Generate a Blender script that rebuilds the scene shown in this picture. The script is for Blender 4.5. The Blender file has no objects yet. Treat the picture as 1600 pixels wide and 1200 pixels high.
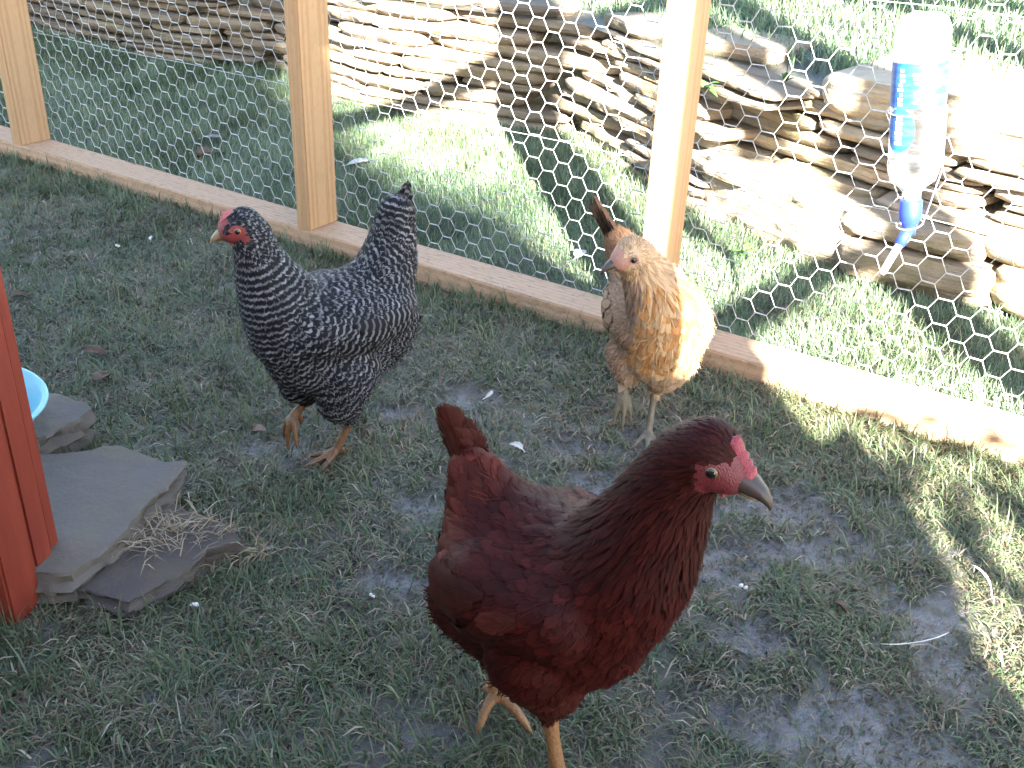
import bpy, bmesh, math, random
import numpy as np
from mathutils import Vector, Matrix, noise
from mathutils.bvhtree import BVHTree
R = math.radians
random.seed(7)
rng = np.random.default_rng(7)
sc = bpy.context.scene
C = sc.collection

# ------------------------------------------------------------------ camera
CAM_H, PITCH, ROLL = 0.819, 0.4924, 0.0432
cp, sp, cr, sr = math.cos(PITCH), math.sin(PITCH), math.cos(ROLL), math.sin(ROLL)
_r = Vector((1, 0, 0)); _d = Vector((0, -sp, -cp)); _f = Vector((0, cp, -sp))
RT = cr * _r - sr * _d
DN = sr * _r + cr * _d
cam_data = bpy.data.cameras.new('camera')
cam = bpy.data.objects.new('camera', cam_data)
C.objects.link(cam)
M = Matrix((RT, -DN, -_f)).transposed().to_4x4()
M.translation = Vector((0, 0, CAM_H))
cam.matrix_world = M
cam_data.sensor_width = 36
cam_data.lens = 36 * 1609.5 / 1600
cam_data.clip_start = 0.02
cam_data.clip_end = 400
sc.camera = cam

# ------------------------------------------------------------------ light
SUN_AZ, SUN_EL = 11.0, 25.0           # the sun stands behind the camera, a little to the right
w = bpy.data.worlds.new('World'); sc.world = w; w.use_nodes = True
nt = w.node_tree
sky = nt.nodes.new('ShaderNodeTexSky'); sky.sky_type = 'NISHITA'; sky.sun_disc = False
sky.sun_elevation = R(SUN_EL); sky.sun_rotation = R(180 - SUN_AZ)
sky.air_density = 1.0; sky.dust_density = 0.6; sky.ozone_density = 1.0
bg = nt.nodes['Background']; bg.inputs['Strength'].default_value = 0.05
wb = nt.nodes.new('ShaderNodeMix'); wb.data_type = 'RGBA'; wb.blend_type = 'MULTIPLY'; wb.inputs[0].default_value = 1.0; wb.inputs[7].default_value = (1.06, 0.98, 0.88, 1)
nt.links.new(sky.outputs[0], wb.inputs[6]); nt.links.new(wb.outputs[2], bg.inputs['Color'])
sl = bpy.data.lights.new('sun', 'SUN'); sl.energy = 5.0; sl.angle = R(0.5); sl.color = (1.0, 0.93, 0.82)
so = bpy.data.objects.new('sun', sl); C.objects.link(so)
sdir = Vector((math.sin(R(SUN_AZ)) * math.cos(R(SUN_EL)), -math.cos(R(SUN_AZ)) * math.cos(R(SUN_EL)), math.sin(R(SUN_EL))))
so.rotation_euler = sdir.to_track_quat('Z', 'Y').to_euler()
sc.view_settings.view_transform = 'Standard'
sc.view_settings.look = 'None'
sc.view_settings.gamma = 1.0
sc.view_settings.exposure = 4.5
sc.cycles.max_bounces = 6
sc.cycles.transparent_max_bounces = 16

# ------------------------------------------------------------------ helpers
YAW = 0.5643                                            # the mesh fence runs obliquely away to the left
U = Vector((math.cos(YAW), -math.sin(YAW), 0)); N = Vector((math.sin(YAW), math.cos(YAW), 0))
DIST = 1.9782 * 0.781
def S(s, t, z): return s * U + (DIST + t) * N + Vector((0, 0, z))

def tag(o, label=None, cat=None, group=None, kind=None):
    if label: o['label'] = label
    if cat: o['category'] = cat
    if group: o['group'] = group
    if kind: o['kind'] = kind
    return o
def empty(name, loc=(0, 0, 0), rz=0):
    o = bpy.data.objects.new(name, None); C.objects.link(o)
    o.location = loc; o.rotation_euler = (0, 0, rz); o.empty_display_size = 0.05
    return o
def obj(name, verts, faces, mat, parent=None, smooth=True, mats=None, fmat=None):
    me = bpy.data.meshes.new(name)
    me.from_pydata([tuple(v) for v in verts], [], faces)
    for m in (mats or [mat]): me.materials.append(m)
    if fmat is not None: me.polygons.foreach_set('material_index', np.array(fmat, dtype=np.int32))
    me.polygons.foreach_set('use_smooth', np.full(len(me.polygons), smooth))
    me.update()
    o = bpy.data.objects.new(name, me); C.objects.link(o)
    if parent: o.parent = parent
    return o
def quick_mesh(name, V, F4=None, F3=None, mat=None, parent=None, smooth=True, attrs=None):
    """numpy mesh; F4 (n,4), F3 (m,3); attrs {name: (type, array)} on points"""
    me = bpy.data.meshes.new(name)
    V = np.asarray(V, dtype=np.float32)
    n4 = 0 if F4 is None else len(F4); n3 = 0 if F3 is None else len(F3)
    me.vertices.add(len(V)); me.vertices.foreach_set('co', V.ravel())
    idx = []
    if n4: idx.append(np.asarray(F4, dtype=np.int32).ravel())
    if n3: idx.append(np.asarray(F3, dtype=np.int32).ravel())
    idx = np.concatenate(idx)
    me.loops.add(len(idx)); me.loops.foreach_set('vertex_index', idx)
    st = np.concatenate([np.arange(n4) * 4, n4 * 4 + np.arange(n3) * 3]).astype(np.int32)
    me.polygons.add(n4 + n3); me.polygons.foreach_set('loop_start', st)
    me.polygons.foreach_set('use_smooth', np.full(n4 + n3, smooth))
    me.update(calc_edges=True)
    for k, (ty, arr) in (attrs or {}).items():
        a = me.attributes.new(k, ty, 'POINT')
        a.data.foreach_set({'FLOAT': 'value', 'FLOAT_VECTOR': 'vector', 'FLOAT_COLOR': 'color'}[ty], np.asarray(arr, dtype=np.float32).ravel())
    if mat: me.materials.append(mat)
    o = bpy.data.objects.new(name, me); C.objects.link(o)
    if parent: o.parent = parent
    return o
def tube(path, radii, segs=8, flat=1.0, up=Vector((0, 0, 1)), cap=True):
    """lofted tube; flat scales the radius across 'up'"""
    V, F = [], []
    path = [Vector(p) for p in path]
    for i, p in enumerate(path):
        a = path[max(i - 1, 0)]; b = path[min(i + 1, len(path) - 1)]
        t = (b - a).normalized()
        x = t.cross(up)
        if x.length < 1e-4: x = t.cross(Vector((1, 0, 0)))
        x.normalize(); y = x.cross(t).normalized()
        r = radii[i] if not isinstance(radii, (int, float)) else radii
        for k in range(segs):
            an = 2 * math.pi * k / segs
            V.append(p + x * math.cos(an) * r + y * math.sin(an) * r * flat)
    n = len(path)
    for i in range(n - 1):
        for k in range(segs):
            k2 = (k + 1) % segs
            F.append((i * segs + k, i * segs + k2, (i + 1) * segs + k2, (i + 1) * segs + k))
    if cap:
        F.append(tuple(range(segs))[::-1]); F.append(tuple((n - 1) * segs + k for k in range(segs)))
    return V, F
def merge(parts):
    V, F = [], []
    for v, f in parts:
        o = len(V); V += list(v); F += [tuple(i + o for i in q) for q in f]
    return V, F

# ------------------------------------------------------------------ materials
class NT:
    def __init__(s, name):
        s.m = bpy.data.materials.new(name); s.m.use_nodes = True
        s.t = s.m.node_tree; s.b = s.t.nodes['Principled BSDF']
    def n(s, ty, **k):
        x = s.t.nodes.new(ty)
        for a, v in k.items():
            if a.startswith('i_'):
                key = a[2:]
                x.inputs[int(key) if key.isdigit() else key].default_value = v
            else: setattr(x, a, v)
        return x
    def l(s, a, b): s.t.links.new(a, b)
    def coord(s, kind='Object', scale=(1, 1, 1), loc=(0, 0, 0)):
        c = s.n('ShaderNodeTexCoord'); m = s.n('ShaderNodeMapping'); m.inputs['Scale'].default_value = scale; m.inputs['Location'].default_value = loc
        s.l(c.outputs[kind], m.inputs[0]); return m.outputs[0]
    def noise(s, vec, scale, detail=4, rough=0.55, dist=0.0):
        x = s.n('ShaderNodeTexNoise'); x.inputs['Scale'].default_value = scale; x.inputs['Detail'].default_value = detail
        x.inputs['Roughness'].default_value = rough; x.inputs['Distortion'].default_value = dist
        if vec is not None: s.l(vec, x.inputs['Vector'])
        return x.outputs['Fac']
    def ramp(s, fac, stops, interp='LINEAR'):
        x = s.n('ShaderNodeValToRGB'); x.color_ramp.interpolation = interp
        e = x.color_ramp.elements
        while len(e) < len(stops): e.new(0.5)
        for i, (p, c) in enumerate(stops):
            e[i].position = p; e[i].color = (c if isinstance(c, tuple) else (c, c, c)) + ((1,) if not (isinstance(c, tuple) and len(c) == 4) else ())
        if fac is not None: s.l(fac, x.inputs[0])
        return x.outputs[0]
    def mix(s, fac, a, b, bt='MIX'):
        x = s.n('ShaderNodeMix', data_type='RGBA', blend_type=bt)
        for v, k in ((fac, 0), (a, 6), (b, 7)):
            if isinstance(v, (int, float)): x.inputs[k].default_value = v
            elif isinstance(v, tuple): x.inputs[k].default_value = v + (1,) if len(v) == 3 else v
            else: s.l(v, x.inputs[k])
        return x.outputs[2]
    def math(s, op, a, b=0.0, c=0.0):
        x = s.n('ShaderNodeMath', operation=op)
        for v, k in ((a, 0), (b, 1), (c, 2)):
            if isinstance(v, (int, float)): x.inputs[k].default_value = v
            else: s.l(v, x.inputs[k])
        return x.outputs[0]
    def attr(s, name):
        return s.n('ShaderNodeAttribute', attribute_name=name)
    def bump(s, h, strength=0.3, dist=0.01):
        x = s.n('ShaderNodeBump'); x.inputs['Strength'].default_value = strength; x.inputs['Distance'].default_value = dist
        s.l(h, x.inputs['Height']); s.l(x.outputs[0], s.b.inputs['Normal'])
    def base(s, c, rough=0.7, spec=0.5):
        if isinstance(c, tuple): s.b.inputs['Base Color'].default_value = c + (1,)
        else: s.l(c, s.b.inputs['Base Color'])
        if isinstance(rough, (int, float)): s.b.inputs['Roughness'].default_value = rough
        else: s.l(rough, s.b.inputs['Roughness'])
        s.b.inputs['Specular IOR Level'].default_value = spec
        return s.m

def plain(name, c, rough=0.6, spec=0.5, metal=0.0, var=0.0):
    t = NT(name)
    if var:
        f = t.noise(t.coord(), 60, 4)
        t.base(t.mix(f, tuple(x * (1 - var) for x in c), tuple(min(1, x * (1 + var)) for x in c)), rough, spec)
    else: t.base(c, rough, spec)
    t.b.inputs['Metallic'].default_value = metal
    return t.m

def wood_mat(name, light, dark, dirt=0.25, seed=0.0):
    t = NT(name)
    g = t.coord('Object', (1.2, 14, 14), (seed, seed * 1.7, seed))
    warp = t.noise(g, 1.3, 2)
    v = t.n('ShaderNodeVectorMath', operation='SCALE'); t.l(g, v.inputs[0]); v.inputs['Scale'].default_value = 1
    wv = t.n('ShaderNodeTexWave', wave_type='RINGS', rings_direction='X'); wv.inputs['Scale'].default_value = 2.2
    wv.inputs['Distortion'].default_value = 3.0; wv.inputs['Detail'].default_value = 2; wv.inputs['Detail Scale'].default_value = 0.8
    t.l(g, wv.inputs['Vector'])
    grain = t.ramp(wv.outputs['Fac'], [(0.0, 0.0), (0.55, 0.25), (0.9, 1.0), (1.0, 0.4)])
    fib = t.noise(t.coord('Object', (4, 160, 160), (seed, 0, 0)), 3, 3)
    c = t.mix(grain, light, dark)
    c = t.mix(t.math('MULTIPLY', fib, 0.35), c, tuple(x * 0.55 for x in dark))
    # knots
    vo = t.n('ShaderNodeTexVoronoi'); vo.inputs['Scale'].default_value = 1.0; vo.inputs['Randomness'].default_value = 1.0
    t.l(t.coord('Object', (3.1, 13, 9), (seed + 0.3, 0.4, 0.2)), vo.inputs['Vector'])
    kn = t.ramp(vo.outputs['Distance'], [(0.0, 1.0), (0.07, 0.9), (0.12, 0.0)])
    c = t.mix(kn, c, (0.13, 0.055, 0.02))
    d = t.ramp(t.noise(t.coord('Object', (30, 60, 60)), 2.0, 6, 0.7), [(0.5, 0.0), (0.7, 1.0)])
    c = t.mix(t.math('MULTIPLY', d, dirt), c, (0.09, 0.07, 0.045))
    t.bump(t.math('ADD', grain, t.math('MULTIPLY', fib, 1.2)), 0.25, 0.0012)
    return t.base(c, 0.62, 0.35)
M_wood = wood_mat('pine', (0.45, 0.285, 0.155), (0.36, 0.20, 0.095), 0.2, 0.0)
M_wood2 = wood_mat('pine_rail', (0.43, 0.29, 0.19), (0.35, 0.21, 0.125), 0.6, 3.0)
M_ply = wood_mat('weathered_board', (0.35, 0.22, 0.11), (0.26, 0.14, 0.06), 0.4, 5.0)

def stone_mat(name, cols, moss=0.3, scale=1.0, layered=True):
    t = NT(name)
    a = t.attr('rnd').outputs['Fac']
    base = t.ramp(a, [(i / (len(cols) - 1), c) for i, c in enumerate(cols)])
    co = t.coord('Object', (1, 1, 1))
    n1 = t.noise(co, 9 * scale, 6, 0.65)
    n2 = t.noise(co, 70 * scale, 5, 0.7)
    lay = t.noise(t.coord('Object', (3, 3, 60)), 1.6 * scale, 4, 0.6, 0.3)
    c = t.mix(t.ramp(n1, [(0.3, 0.0), (0.75, 1.0)]), base, t.mix(1.0, base, (1.35, 1.15, 0.9), 'MULTIPLY'))
    c = t.mix(t.math('MULTIPLY', n2, 0.6), c, (0.07, 0.06, 0.055))
    if layered: c = t.mix(t.math('MULTIPLY', t.ramp(lay, [(0.45, 0.0), (0.6, 1.0)]), 0.35), c, (0.10, 0.085, 0.07))
    ms = t.ramp(t.noise(co, 5 * scale, 5, 0.6), [(0.56, 0.0), (0.68, 1.0)])
    c = t.mix(t.math('MULTIPLY', ms, moss), c, (0.13, 0.13, 0.03))
    h = t.math('ADD', t.math('MULTIPLY', n1, 1.0), t.math('ADD', t.math('MULTIPLY', n2, 0.35), t.math('MULTIPLY', lay, 0.9 if layered else 0.1)))
    t.bump(h, 0.7, 0.012 / scale)
    return t.base(c, 0.85, 0.3)
M_wall = stone_mat('wall_stone', [(0.115, 0.095, 0.075), (0.23, 0.19, 0.145), (0.16, 0.14, 0.115), (0.28, 0.235, 0.175)], 0.35)
M_terrace = stone_mat('terrace_stone', [(0.16, 0.135, 0.105), (0.30, 0.26, 0.205), (0.22, 0.19, 0.155), (0.40, 0.35, 0.28)], 0.3)
M_slab = stone_mat('slab_stone', [(0.105, 0.101, 0.102), (0.125, 0.121, 0.120)], 0.10, 2.2, False)
M_slab_dark = stone_mat('dark_slate', [(0.042, 0.039, 0.043), (0.055, 0.050, 0.052)], 0.1, 2.4, True)

# ground: bare wet mud in patches under the trampled turf
def ground_mat():
    t = NT('soil')
    co = t.coord('Object')
    n1 = t.noise(co, 3.2, 5, 0.6); n2 = t.noise(co, 45, 6, 0.7); n3 = t.noise(co, 160, 4, 0.7)
    wet = t.attr('mud').outputs['Fac']
    c = t.ramp(n2, [(0.3, (0.010, 0.009, 0.007)), (0.6, (0.032, 0.027, 0.022)), (0.8, (0.085, 0.075, 0.06))])
    c = t.mix(t.ramp(n1, [(0.4, 0.0), (0.7, 0.6)]), c, (0.035, 0.05, 0.02))
    mud = t.ramp(n2, [(0.30, (0.050, 0.048, 0.050)), (0.5, (0.095, 0.094, 0.10)), (0.72, (0.14, 0.135, 0.135))])
    c = t.mix(wet, c, mud)
    ro = t.mix(t.math('MULTIPLY', wet, 0.9), (0.55, 0.55, 0.55), t.ramp(n2, [(0.35, 0.10), (0.62, 0.34)]))
    t.bump(t.math('ADD', t.math('MULTIPLY', n2, 1.0), t.math('MULTIPLY', n3, 0.5)), 0.7, 0.008)
    return t.base(c, ro, 0.9)
M_ground = ground_mat()

def grass_mat(name, stops, tip=(0.25, 0.24, 0.12), transl=0.3, sheen=0.5, rough=0.42):
    t = NT(name)
    at = t.attr('rnd')
    c = t.ramp(at.outputs['Fac'], stops)
    hv = t.attr('hgt').outputs['Fac']
    c = t.mix(t.math('MULTIPLY', t.math('POWER', hv, 3.0), 0.5), c, tip)
    c = t.mix(t.ramp(t.noise(t.coord('Object'), 2.2, 3), [(0.35, 0.0), (0.65, 0.35)]), c, t.mix(0.5, c, (0.12, 0.12, 0.05)))
    t.base(c, rough, sheen)
    tr = t.n('ShaderNodeBsdfTranslucent'); t.l(c, tr.inputs['Color'])
    mx = t.n('ShaderNodeMixShader'); mx.inputs[0].default_value = transl
    out = t.t.nodes['Material Output']
    t.l(t.b.outputs[0], mx.inputs[1]); t.l(tr.outputs[0], mx.inputs[2]); t.l(mx.outputs[0], out.inputs['Surface'])
    return t.m
M_turf = grass_mat('trampled_turf', [(0.0, (0.022, 0.040, 0.018)), (0.30, (0.064, 0.110, 0.054)), (0.60, (0.155, 0.200, 0.112)), (0.68, (0.15, 0.130, 0.085)), (0.80, (0.22, 0.175, 0.125)), (0.92, (0.070, 0.045, 0.030)), (1.0, (0.44, 0.39, 0.30))], (0.22, 0.235, 0.15), rough=.36, sheen=.32)
M_lawn = grass_mat('lawn_blades', [(0.0, (0.048, 0.095, 0.055)), (0.45, (0.085, 0.150, 0.085)), (0.8, (0.14, 0.205, 0.115)), (0.93, (0.26, 0.26, 0.17)), (1.0, (0.34, 0.31, 0.22))], (0.20, 0.25, 0.16))

# ------------------------------------------------------------------ ground
MUD = [(1230, 790, .06, .035), (1180, 870, .07, .03), (1290, 860, .06, .03), (1120, 900, .05, .03), (1475, 1040, .042, .04), (1370, 1150, .09, .04),
       (1180, 1000, .04, .02), (620, 640, .04, .02), (650, 790, .04, .03), (1010, 690, .03, .03), (740, 620, .04, .02), (590, 900, .04, .02), (940, 760, .06, .03),
       (880, 700, .05, .02), (1250, 1130, .04, .02), (420, 700, .03, .015), (700, 1150, .05, .015), (1130, 800, .05, .025), (1420, 950, .05, .02)]
def pix_ground(x, y, z=0.0):      # used once to lay out the ground plan in metres
    v = RT * (x - 800) + DN * (y - 600) + _f * 1609.5
    t = (z - CAM_H) / v.z
    return v.x * t, v.y * t
MUDW = [(*pix_ground(a, b), c * 1.25, d * 1.6) for a, b, c, d in MUD]
_gn = rng.random((64, 64))
def vnoise(x, y, f):
    x = np.asarray(x) * f + 100; y = np.asarray(y) * f + 100
    xi = np.floor(x).astype(int); yi = np.floor(y).astype(int)
    fx = x - xi; fy = y - yi; fx = fx * fx * (3 - 2 * fx); fy = fy * fy * (3 - 2 * fy)
    g = lambda a, b: _gn[a % 64, b % 64]
    return (g(xi, yi) * (1 - fx) + g(xi + 1, yi) * fx) * (1 - fy) + (g(xi, yi + 1) * (1 - fx) + g(xi + 1, yi + 1) * fx) * fy
def mud_at(x, y):
    m = np.zeros_like(np.asarray(x, float))
    for cx, cy, rx, ry in MUDW:
        d = ((x - cx) / rx) ** 2 + ((y - cy) / ry) ** 2
        m = np.maximum(m, np.exp(-d * 0.9))
    m = m * 1.12 + (vnoise(x, y, 17) - 0.5) * 0.6 + (vnoise(x + 3, y, 55) - 0.5) * 1.0 + (vnoise(x + 3, y + 9, 120) - 0.5) * 0.9
    inside = (x * N.x + y * N.y) < DIST + 0.02
    return np.clip((m - 0.42) * 3.0, 0, 1) * inside
def ground_z(x, y):
    x = np.asarray(x, float); y = np.asarray(y, float)
    z = (vnoise(x, y, 3.0) - 0.5) * 0.016 + (vnoise(x, y, 11) - 0.5) * 0.010 + (vnoise(x, y, 37) - 0.5) * 0.006
    m = mud_at(x, y)
    return z * (1 - 0.6 * m) - 0.005 * m - 0.004
# fine sheet around the run, coarse beyond to the horizon: one sheet
def axis(lo, hi, fl, fh, step):
    a = list(np.arange(fl, fh + 1e-6, step)); k = step
    x = fh
    while x < hi: k *= 1.45; x += k; a.append(min(x, hi))
    k = step; x = fl
    while x > lo: k *= 1.45; x -= k; a.insert(0, max(x, lo))
    return np.array(a)
gx = axis(-60, 60, -1.3, 1.5, 0.008); gy = axis(-60, 60, 0.45, 2.6, 0.008)
GX, GY = np.meshgrid(gx, gy)
GZ = ground_z(GX, GY)
far = np.clip((np.hypot(GX, GY - 1.5) - 4) / 4, 0, 1); GZ = GZ * (1 - far)
V = np.stack([GX, GY, GZ], -1).reshape(-1, 3)
nx, ny = len(gx), len(gy)
i = np.arange(nx * ny).reshape(ny, nx)
F = np.stack([i[:-1, :-1], i[:-1, 1:], i[1:, 1:], i[1:, :-1]], -1).reshape(-1, 4)
g = quick_mesh('ground', V, F, None, M_ground, attrs={'mud': ('FLOAT', mud_at(GX, GY).ravel())})
tag(g, kind='structure')

# stone wall plan (lower edge of the upper terrace)
WALL = [(-5.0, 5.9), (-2.4, 4.75), (-1.42, 4.02), (-0.9, 3.90), (-0.54, 3.44), (-0.075, 3.24), (0.144, 3.17), (0.26, 2.90), (0.36, 2.66)]
LOWER = [(0.33, 2.69), (0.434, 2.50), (0.53, 2.355), (0.694, 2.085), (0.84, 1.965), (0.97, 1.875), (1.3, 1.66), (2.2, 1.1)]
UPPER2 = [(0.36, 2.80), (0.50, 2.575), (0.62, 2.40), (0.775, 2.17), (0.95, 2.00), (1.4, 1.68), (2.3, 1.15)]
TOPZ = 0.36
# upper lawn sheet behind the wall, following its line
def resample(poly, step):
    pts = []
    for a, b in zip(poly[:-1], poly[1:]):
        a = Vector((*a, 0)); b = Vector((*b, 0)); L = (b - a).length; n = max(1, int(L / step))
        for k in range(n): pts.append(a.lerp(b, k / n))
    pts.append(Vector((*poly[-1], 0)))
    return pts
edge = resample(WALL + UPPER2[1:], 0.12)
rows = [0.03, 0.10, 0.2, 0.35, 0.6, 1.0, 1.6, 2.6, 4.5, 8, 15, 30, 60]
V, F = [], []
ND = Vector((0.55, 0.83, 0))
def top_z(d): return TOPZ - 0.035 + 0.10 * min(d, 3.0) + 0.02 * max(0, d - 3)
for d in rows:
    for p in edge:
        q = p + ND * d * (1.0)
        V.append((q.x, q.y, top_z(d) + (noise.noise(Vector((q.x * 3, q.y * 3, 0))) * 0.02)))
m_ = len(edge)
for r_ in range(len(rows) - 1):
    for k in range(m_ - 1): F.append((r_ * m_ + k, r_ * m_ + k + 1, (r_ + 1) * m_ + k + 1, (r_ + 1) * m_ + k))
up = obj('upper_lawn', V, F, M_ground); tag(up, kind='structure')

# ------------------------------------------------------------------ dry stone wall
def stone(P, tdir, ndir, L, D, T, seed, rough=0.006):
    """an irregular split slab: P = centre of its front lower edge"""
    nxs, nys, nzs = max(4, int(L / 0.016)), 4, max(3, int(T / 0.008))
    pts, idx, F = [], {}, []
    def vid(i, j, k):
        key = (i, j, k)
        if key not in idx: idx[key] = len(pts); pts.append(key)
        return idx[key]
    for i in range(nxs):
        for j in range(nys):
            F.append((vid(i, j, 0), vid(i, j + 1, 0), vid(i + 1, j + 1, 0), vid(i + 1, j, 0)))
            F.append((vid(i, j, nzs), vid(i + 1, j, nzs), vid(i + 1, j + 1, nzs), vid(i, j + 1, nzs)))
    for i in range(nxs):
        for k in range(nzs):
            F.append((vid(i, 0, k), vid(i + 1, 0, k), vid(i + 1, 0, k + 1), vid(i, 0, k + 1)))
            F.append((vid(i, nys, k), vid(i, nys, k + 1), vid(i + 1, nys, k + 1), vid(i + 1, nys, k)))
    for j in range(nys):
        for k in range(nzs):
            F.append((vid(0, j, k), vid(0, j, k + 1), vid(0, j + 1, k + 1), vid(0, j + 1, k)))
            F.append((vid(nxs, j, k), vid(nxs, j + 1, k), vid(nxs, j + 1, k + 1), vid(nxs, j, k + 1)))
    out = []
    sv = Vector((seed * 7.31, seed * 3.17, seed * 1.7))
    tl, tr_ = noise.noise(sv) * 0.35, noise.noise(sv + Vector((9, 0, 0))) * 0.35
    for (i, j, k) in pts:
        a = i / nxs * 2 - 1; b = j / nys; c = k / nzs * 2 - 1
        # chipped, tapering ends
        ea = abs(a) ** 10
        f = b * D + ea * 0.25 * D * (1 - b) * 0.5
        x = a * L / 2 * (1 - 0.05 * abs(c) ** 4)
        z = c * T / 2 * (1 - 0.10 * ea)
        f += (abs(c) ** 9) * 0.003 + (max(0.0, -c) ** 1.5) * min(.022, T * .45) * (1 - b)
        q = Vector((x * 9, f * 9, z * 22)) + sv
        nn = noise.noise(q) * rough * 1.5 + noise.noise(q * 2.7) * rough * .9 + noise.noise(q * 7) * rough * .4
        step = noise.noise(Vector((x * 4, z * 60, 0)) + sv) * rough * 0.9
        f += (nn + step) * (1 - b)
        z += noise.noise(Vector((x * 5, f * 5, 3.3)) + sv) * T * 0.10
        x += noise.noise(q * 1.3 + Vector((5, 5, 5))) * rough
        z += a * (tl if a < 0 else tr_) * T * 0.25
        out.append(P + tdir * x + ndir * f + Vector((0, 0, z + T / 2)))
    return out, F
def course_wall(poly, z0, z1, rnd, tmin, tmax, lmin, lmax, lean=0.10, depth=0.16):
    pts = [Vector((*p, 0)) for p in poly]
    cum = [0]
    for a, b in zip(pts[:-1], pts[1:]): cum.append(cum[-1] + (b - a).length)
    def at(s):
        s = min(max(s, 0), cum[-1] - 1e-4)
        for k in range(len(cum) - 1):
            if s <= cum[k + 1]:
                t = (s - cum[k]) / (cum[k + 1] - cum[k]); return pts[k].lerp(pts[k + 1], t)
        return pts[-1]
    parts, rn = [], []
    z = z0 - 0.01; layer = 0
    while z < z1 - 0.012:
        T = rnd.uniform(tmin, tmax); T = min(T, z1 - z + 0.006)
        s = -rnd.uniform(0, lmax)
        while s < cum[-1]:
            L = rnd.uniform(lmin, lmax)
            split = rnd.random() < 0.28 and T > 0.032
            c = at(s + L / 2); tdir = (at(s + L) - at(max(s, 0.0)))
            if tdir.length < 1e-3: tdir = pts[1] - pts[0]
            tdir.normalize(); nd = Vector((-tdir.y, tdir.x, 0))
            if nd.y < 0: nd = -nd
            for h in ((0, .5), (.5, .5)) if split else ((0, 1),):
                off = (z - z0) * lean + rnd.uniform(-0.022, 0.022)
                zz = z + T * h[0] + rnd.uniform(-0.002, 0.002)
                tw = rnd.uniform(-0.05, 0.05); td2 = (tdir + nd * tw).normalized()
                Lx = L * rnd.uniform(0.90, 0.985)
                parts.append(stone(Vector((c.x, c.y, zz)) + nd * off + tdir * rnd.uniform(-.004, .004), td2, nd, Lx, depth, T * h[1] * rnd.uniform(0.86, 0.97), rnd.uniform(0, 60)))
                rn.append(rnd.random())
            s += L
        z += T; layer += 1
    return parts, rn
def stones_obj(name, parts, rn, parent=None, mat=None):
    Vs, Fs = merge(parts)
    o = obj(name, Vs, Fs, mat or M_wall, parent, smooth=True)
    o.data.set_sharp_from_angle(angle=R(32))
    a = o.data.attributes.new('rnd', 'FLOAT', 'POINT')
    vals = np.concatenate([np.full(len(p[0]), r) for p, r in zip(parts, rn)])
    a.data.foreach_set('value', vals.astype(np.float32))
    return o
rd = random.Random(11)
w1 = empty('stone_wall', (-0.9, 3.9, 0)); tag(w1, 'long dry stone wall of thin split slabs holding up the upper lawn behind the left and middle mesh', 'stone wall')
p_, r_ = course_wall(WALL, 0, TOPZ - 0.02, rd, 0.024, 0.046, 0.25, 0.80)
p2_, r2_ = course_wall(WALL, TOPZ - 0.02, TOPZ + 0.42, rd, 0.032, 0.06, 0.2, 0.6)
# the left end of the wall climbs higher than the middle
sel = [(a, b) for a, b in zip(p2_, r2_) if sum(v.x for v in a[0]) / len(a[0]) < -0.72 - 0.9 * max(0, (a[0][0].z - TOPZ))]
def localize(parts, org): return [([v - org for v in a], f) for a, f in parts]
o1 = Vector((-0.9, 3.9, 0))
stones_obj('courses', localize(p_ + [a for a, _ in sel], o1), r_ + [b for _, b in sel], w1)
caps = []
for (x, y, L, T, tw) in ((-0.35, 3.42, .34, .035, -.45), (-.02, 3.27, .30, .03, -.3), (0.25, 3.02, .26, .04, -1.2)):
    td = Vector((math.cos(tw), math.sin(tw), 0)); nd = Vector((-td.y, td.x, 0))
    if nd.y < 0: nd = -nd
    st = stone(Vector((x, y, TOPZ - 0.03)) - o1, td, nd, L, .22, T, x * 11 + 3)
    stones_obj('cap_stone', [st], [rd.random()], w1)

o2 = Vector((0.69, 2.09, 0))
w2 = empty('stone_terrace', o2); tag(w2, 'two tier stone terrace edge of big pale slabs behind the water bottle', 'stone wall')
lp, lr = [], []
def big(x, y, z, ang, L, D, T, seed, name='block', rnd=0.9, rough=0.008):
    td = Vector((math.cos(ang), math.sin(ang), 0)); nd = Vector((-td.y, td.x, 0))
    if nd.y < 0: nd = -nd
    st = stone(Vector((x, y, z)) - o2, td, nd, L, D, T, seed, rough)
    return stones_obj(name, [st], [rnd], w2, M_terrace)
# lower tier: one large smooth block, then thin courses to its right
big(0.555, 2.305, -0.01, math.atan2(-.86, .5) , 0.50, .24, .150, 2.2, 'face_block', 0.95, .005)
big(0.385, 2.60, -0.01, math.atan2(-.86, .5), 0.19, .2, .075, 5.1, 'face_block', 0.2)
big(0.395, 2.615, 0.066, math.atan2(-.86, .5), 0.17, .2, .06, 8.1, 'face_block', 0.5)
a1 = math.atan2(-.22, .30)
big(0.80, 1.985, 0.0, a1, .32, .2, .085, 12.7, 'face_block', 0.55)
big(0.79, 2.01, 0.088, a1, .30, .2, .05, 14.7, 'ledge_slab', 0.4)
big(1.13, 1.76, 0.0, a1, .50, .2, .095, 22.7, 'face_block', 0.95)
big(1.12, 1.79, 0.097, a1, .52, .22, .05, 31.7, 'ledge_slab', 0.9)
big(1.6, 1.48, 0.0, a1, .5, .2, .14, 32.7, 'face_block', 0.7)
p_, r_ = course_wall(UPPER2, 0.12, TOPZ - 0.035, rd, 0.036, 0.058, 0.28, 0.75, lean=0.12)
stones_obj('upper_courses', localize(p_, o2), r_, w2, M_terrace)
big(0.49, 2.70, TOPZ - 0.035, -0.75, .30, .22, .05, 40.1, 'cap_slab', 0.55, .004)
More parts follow.
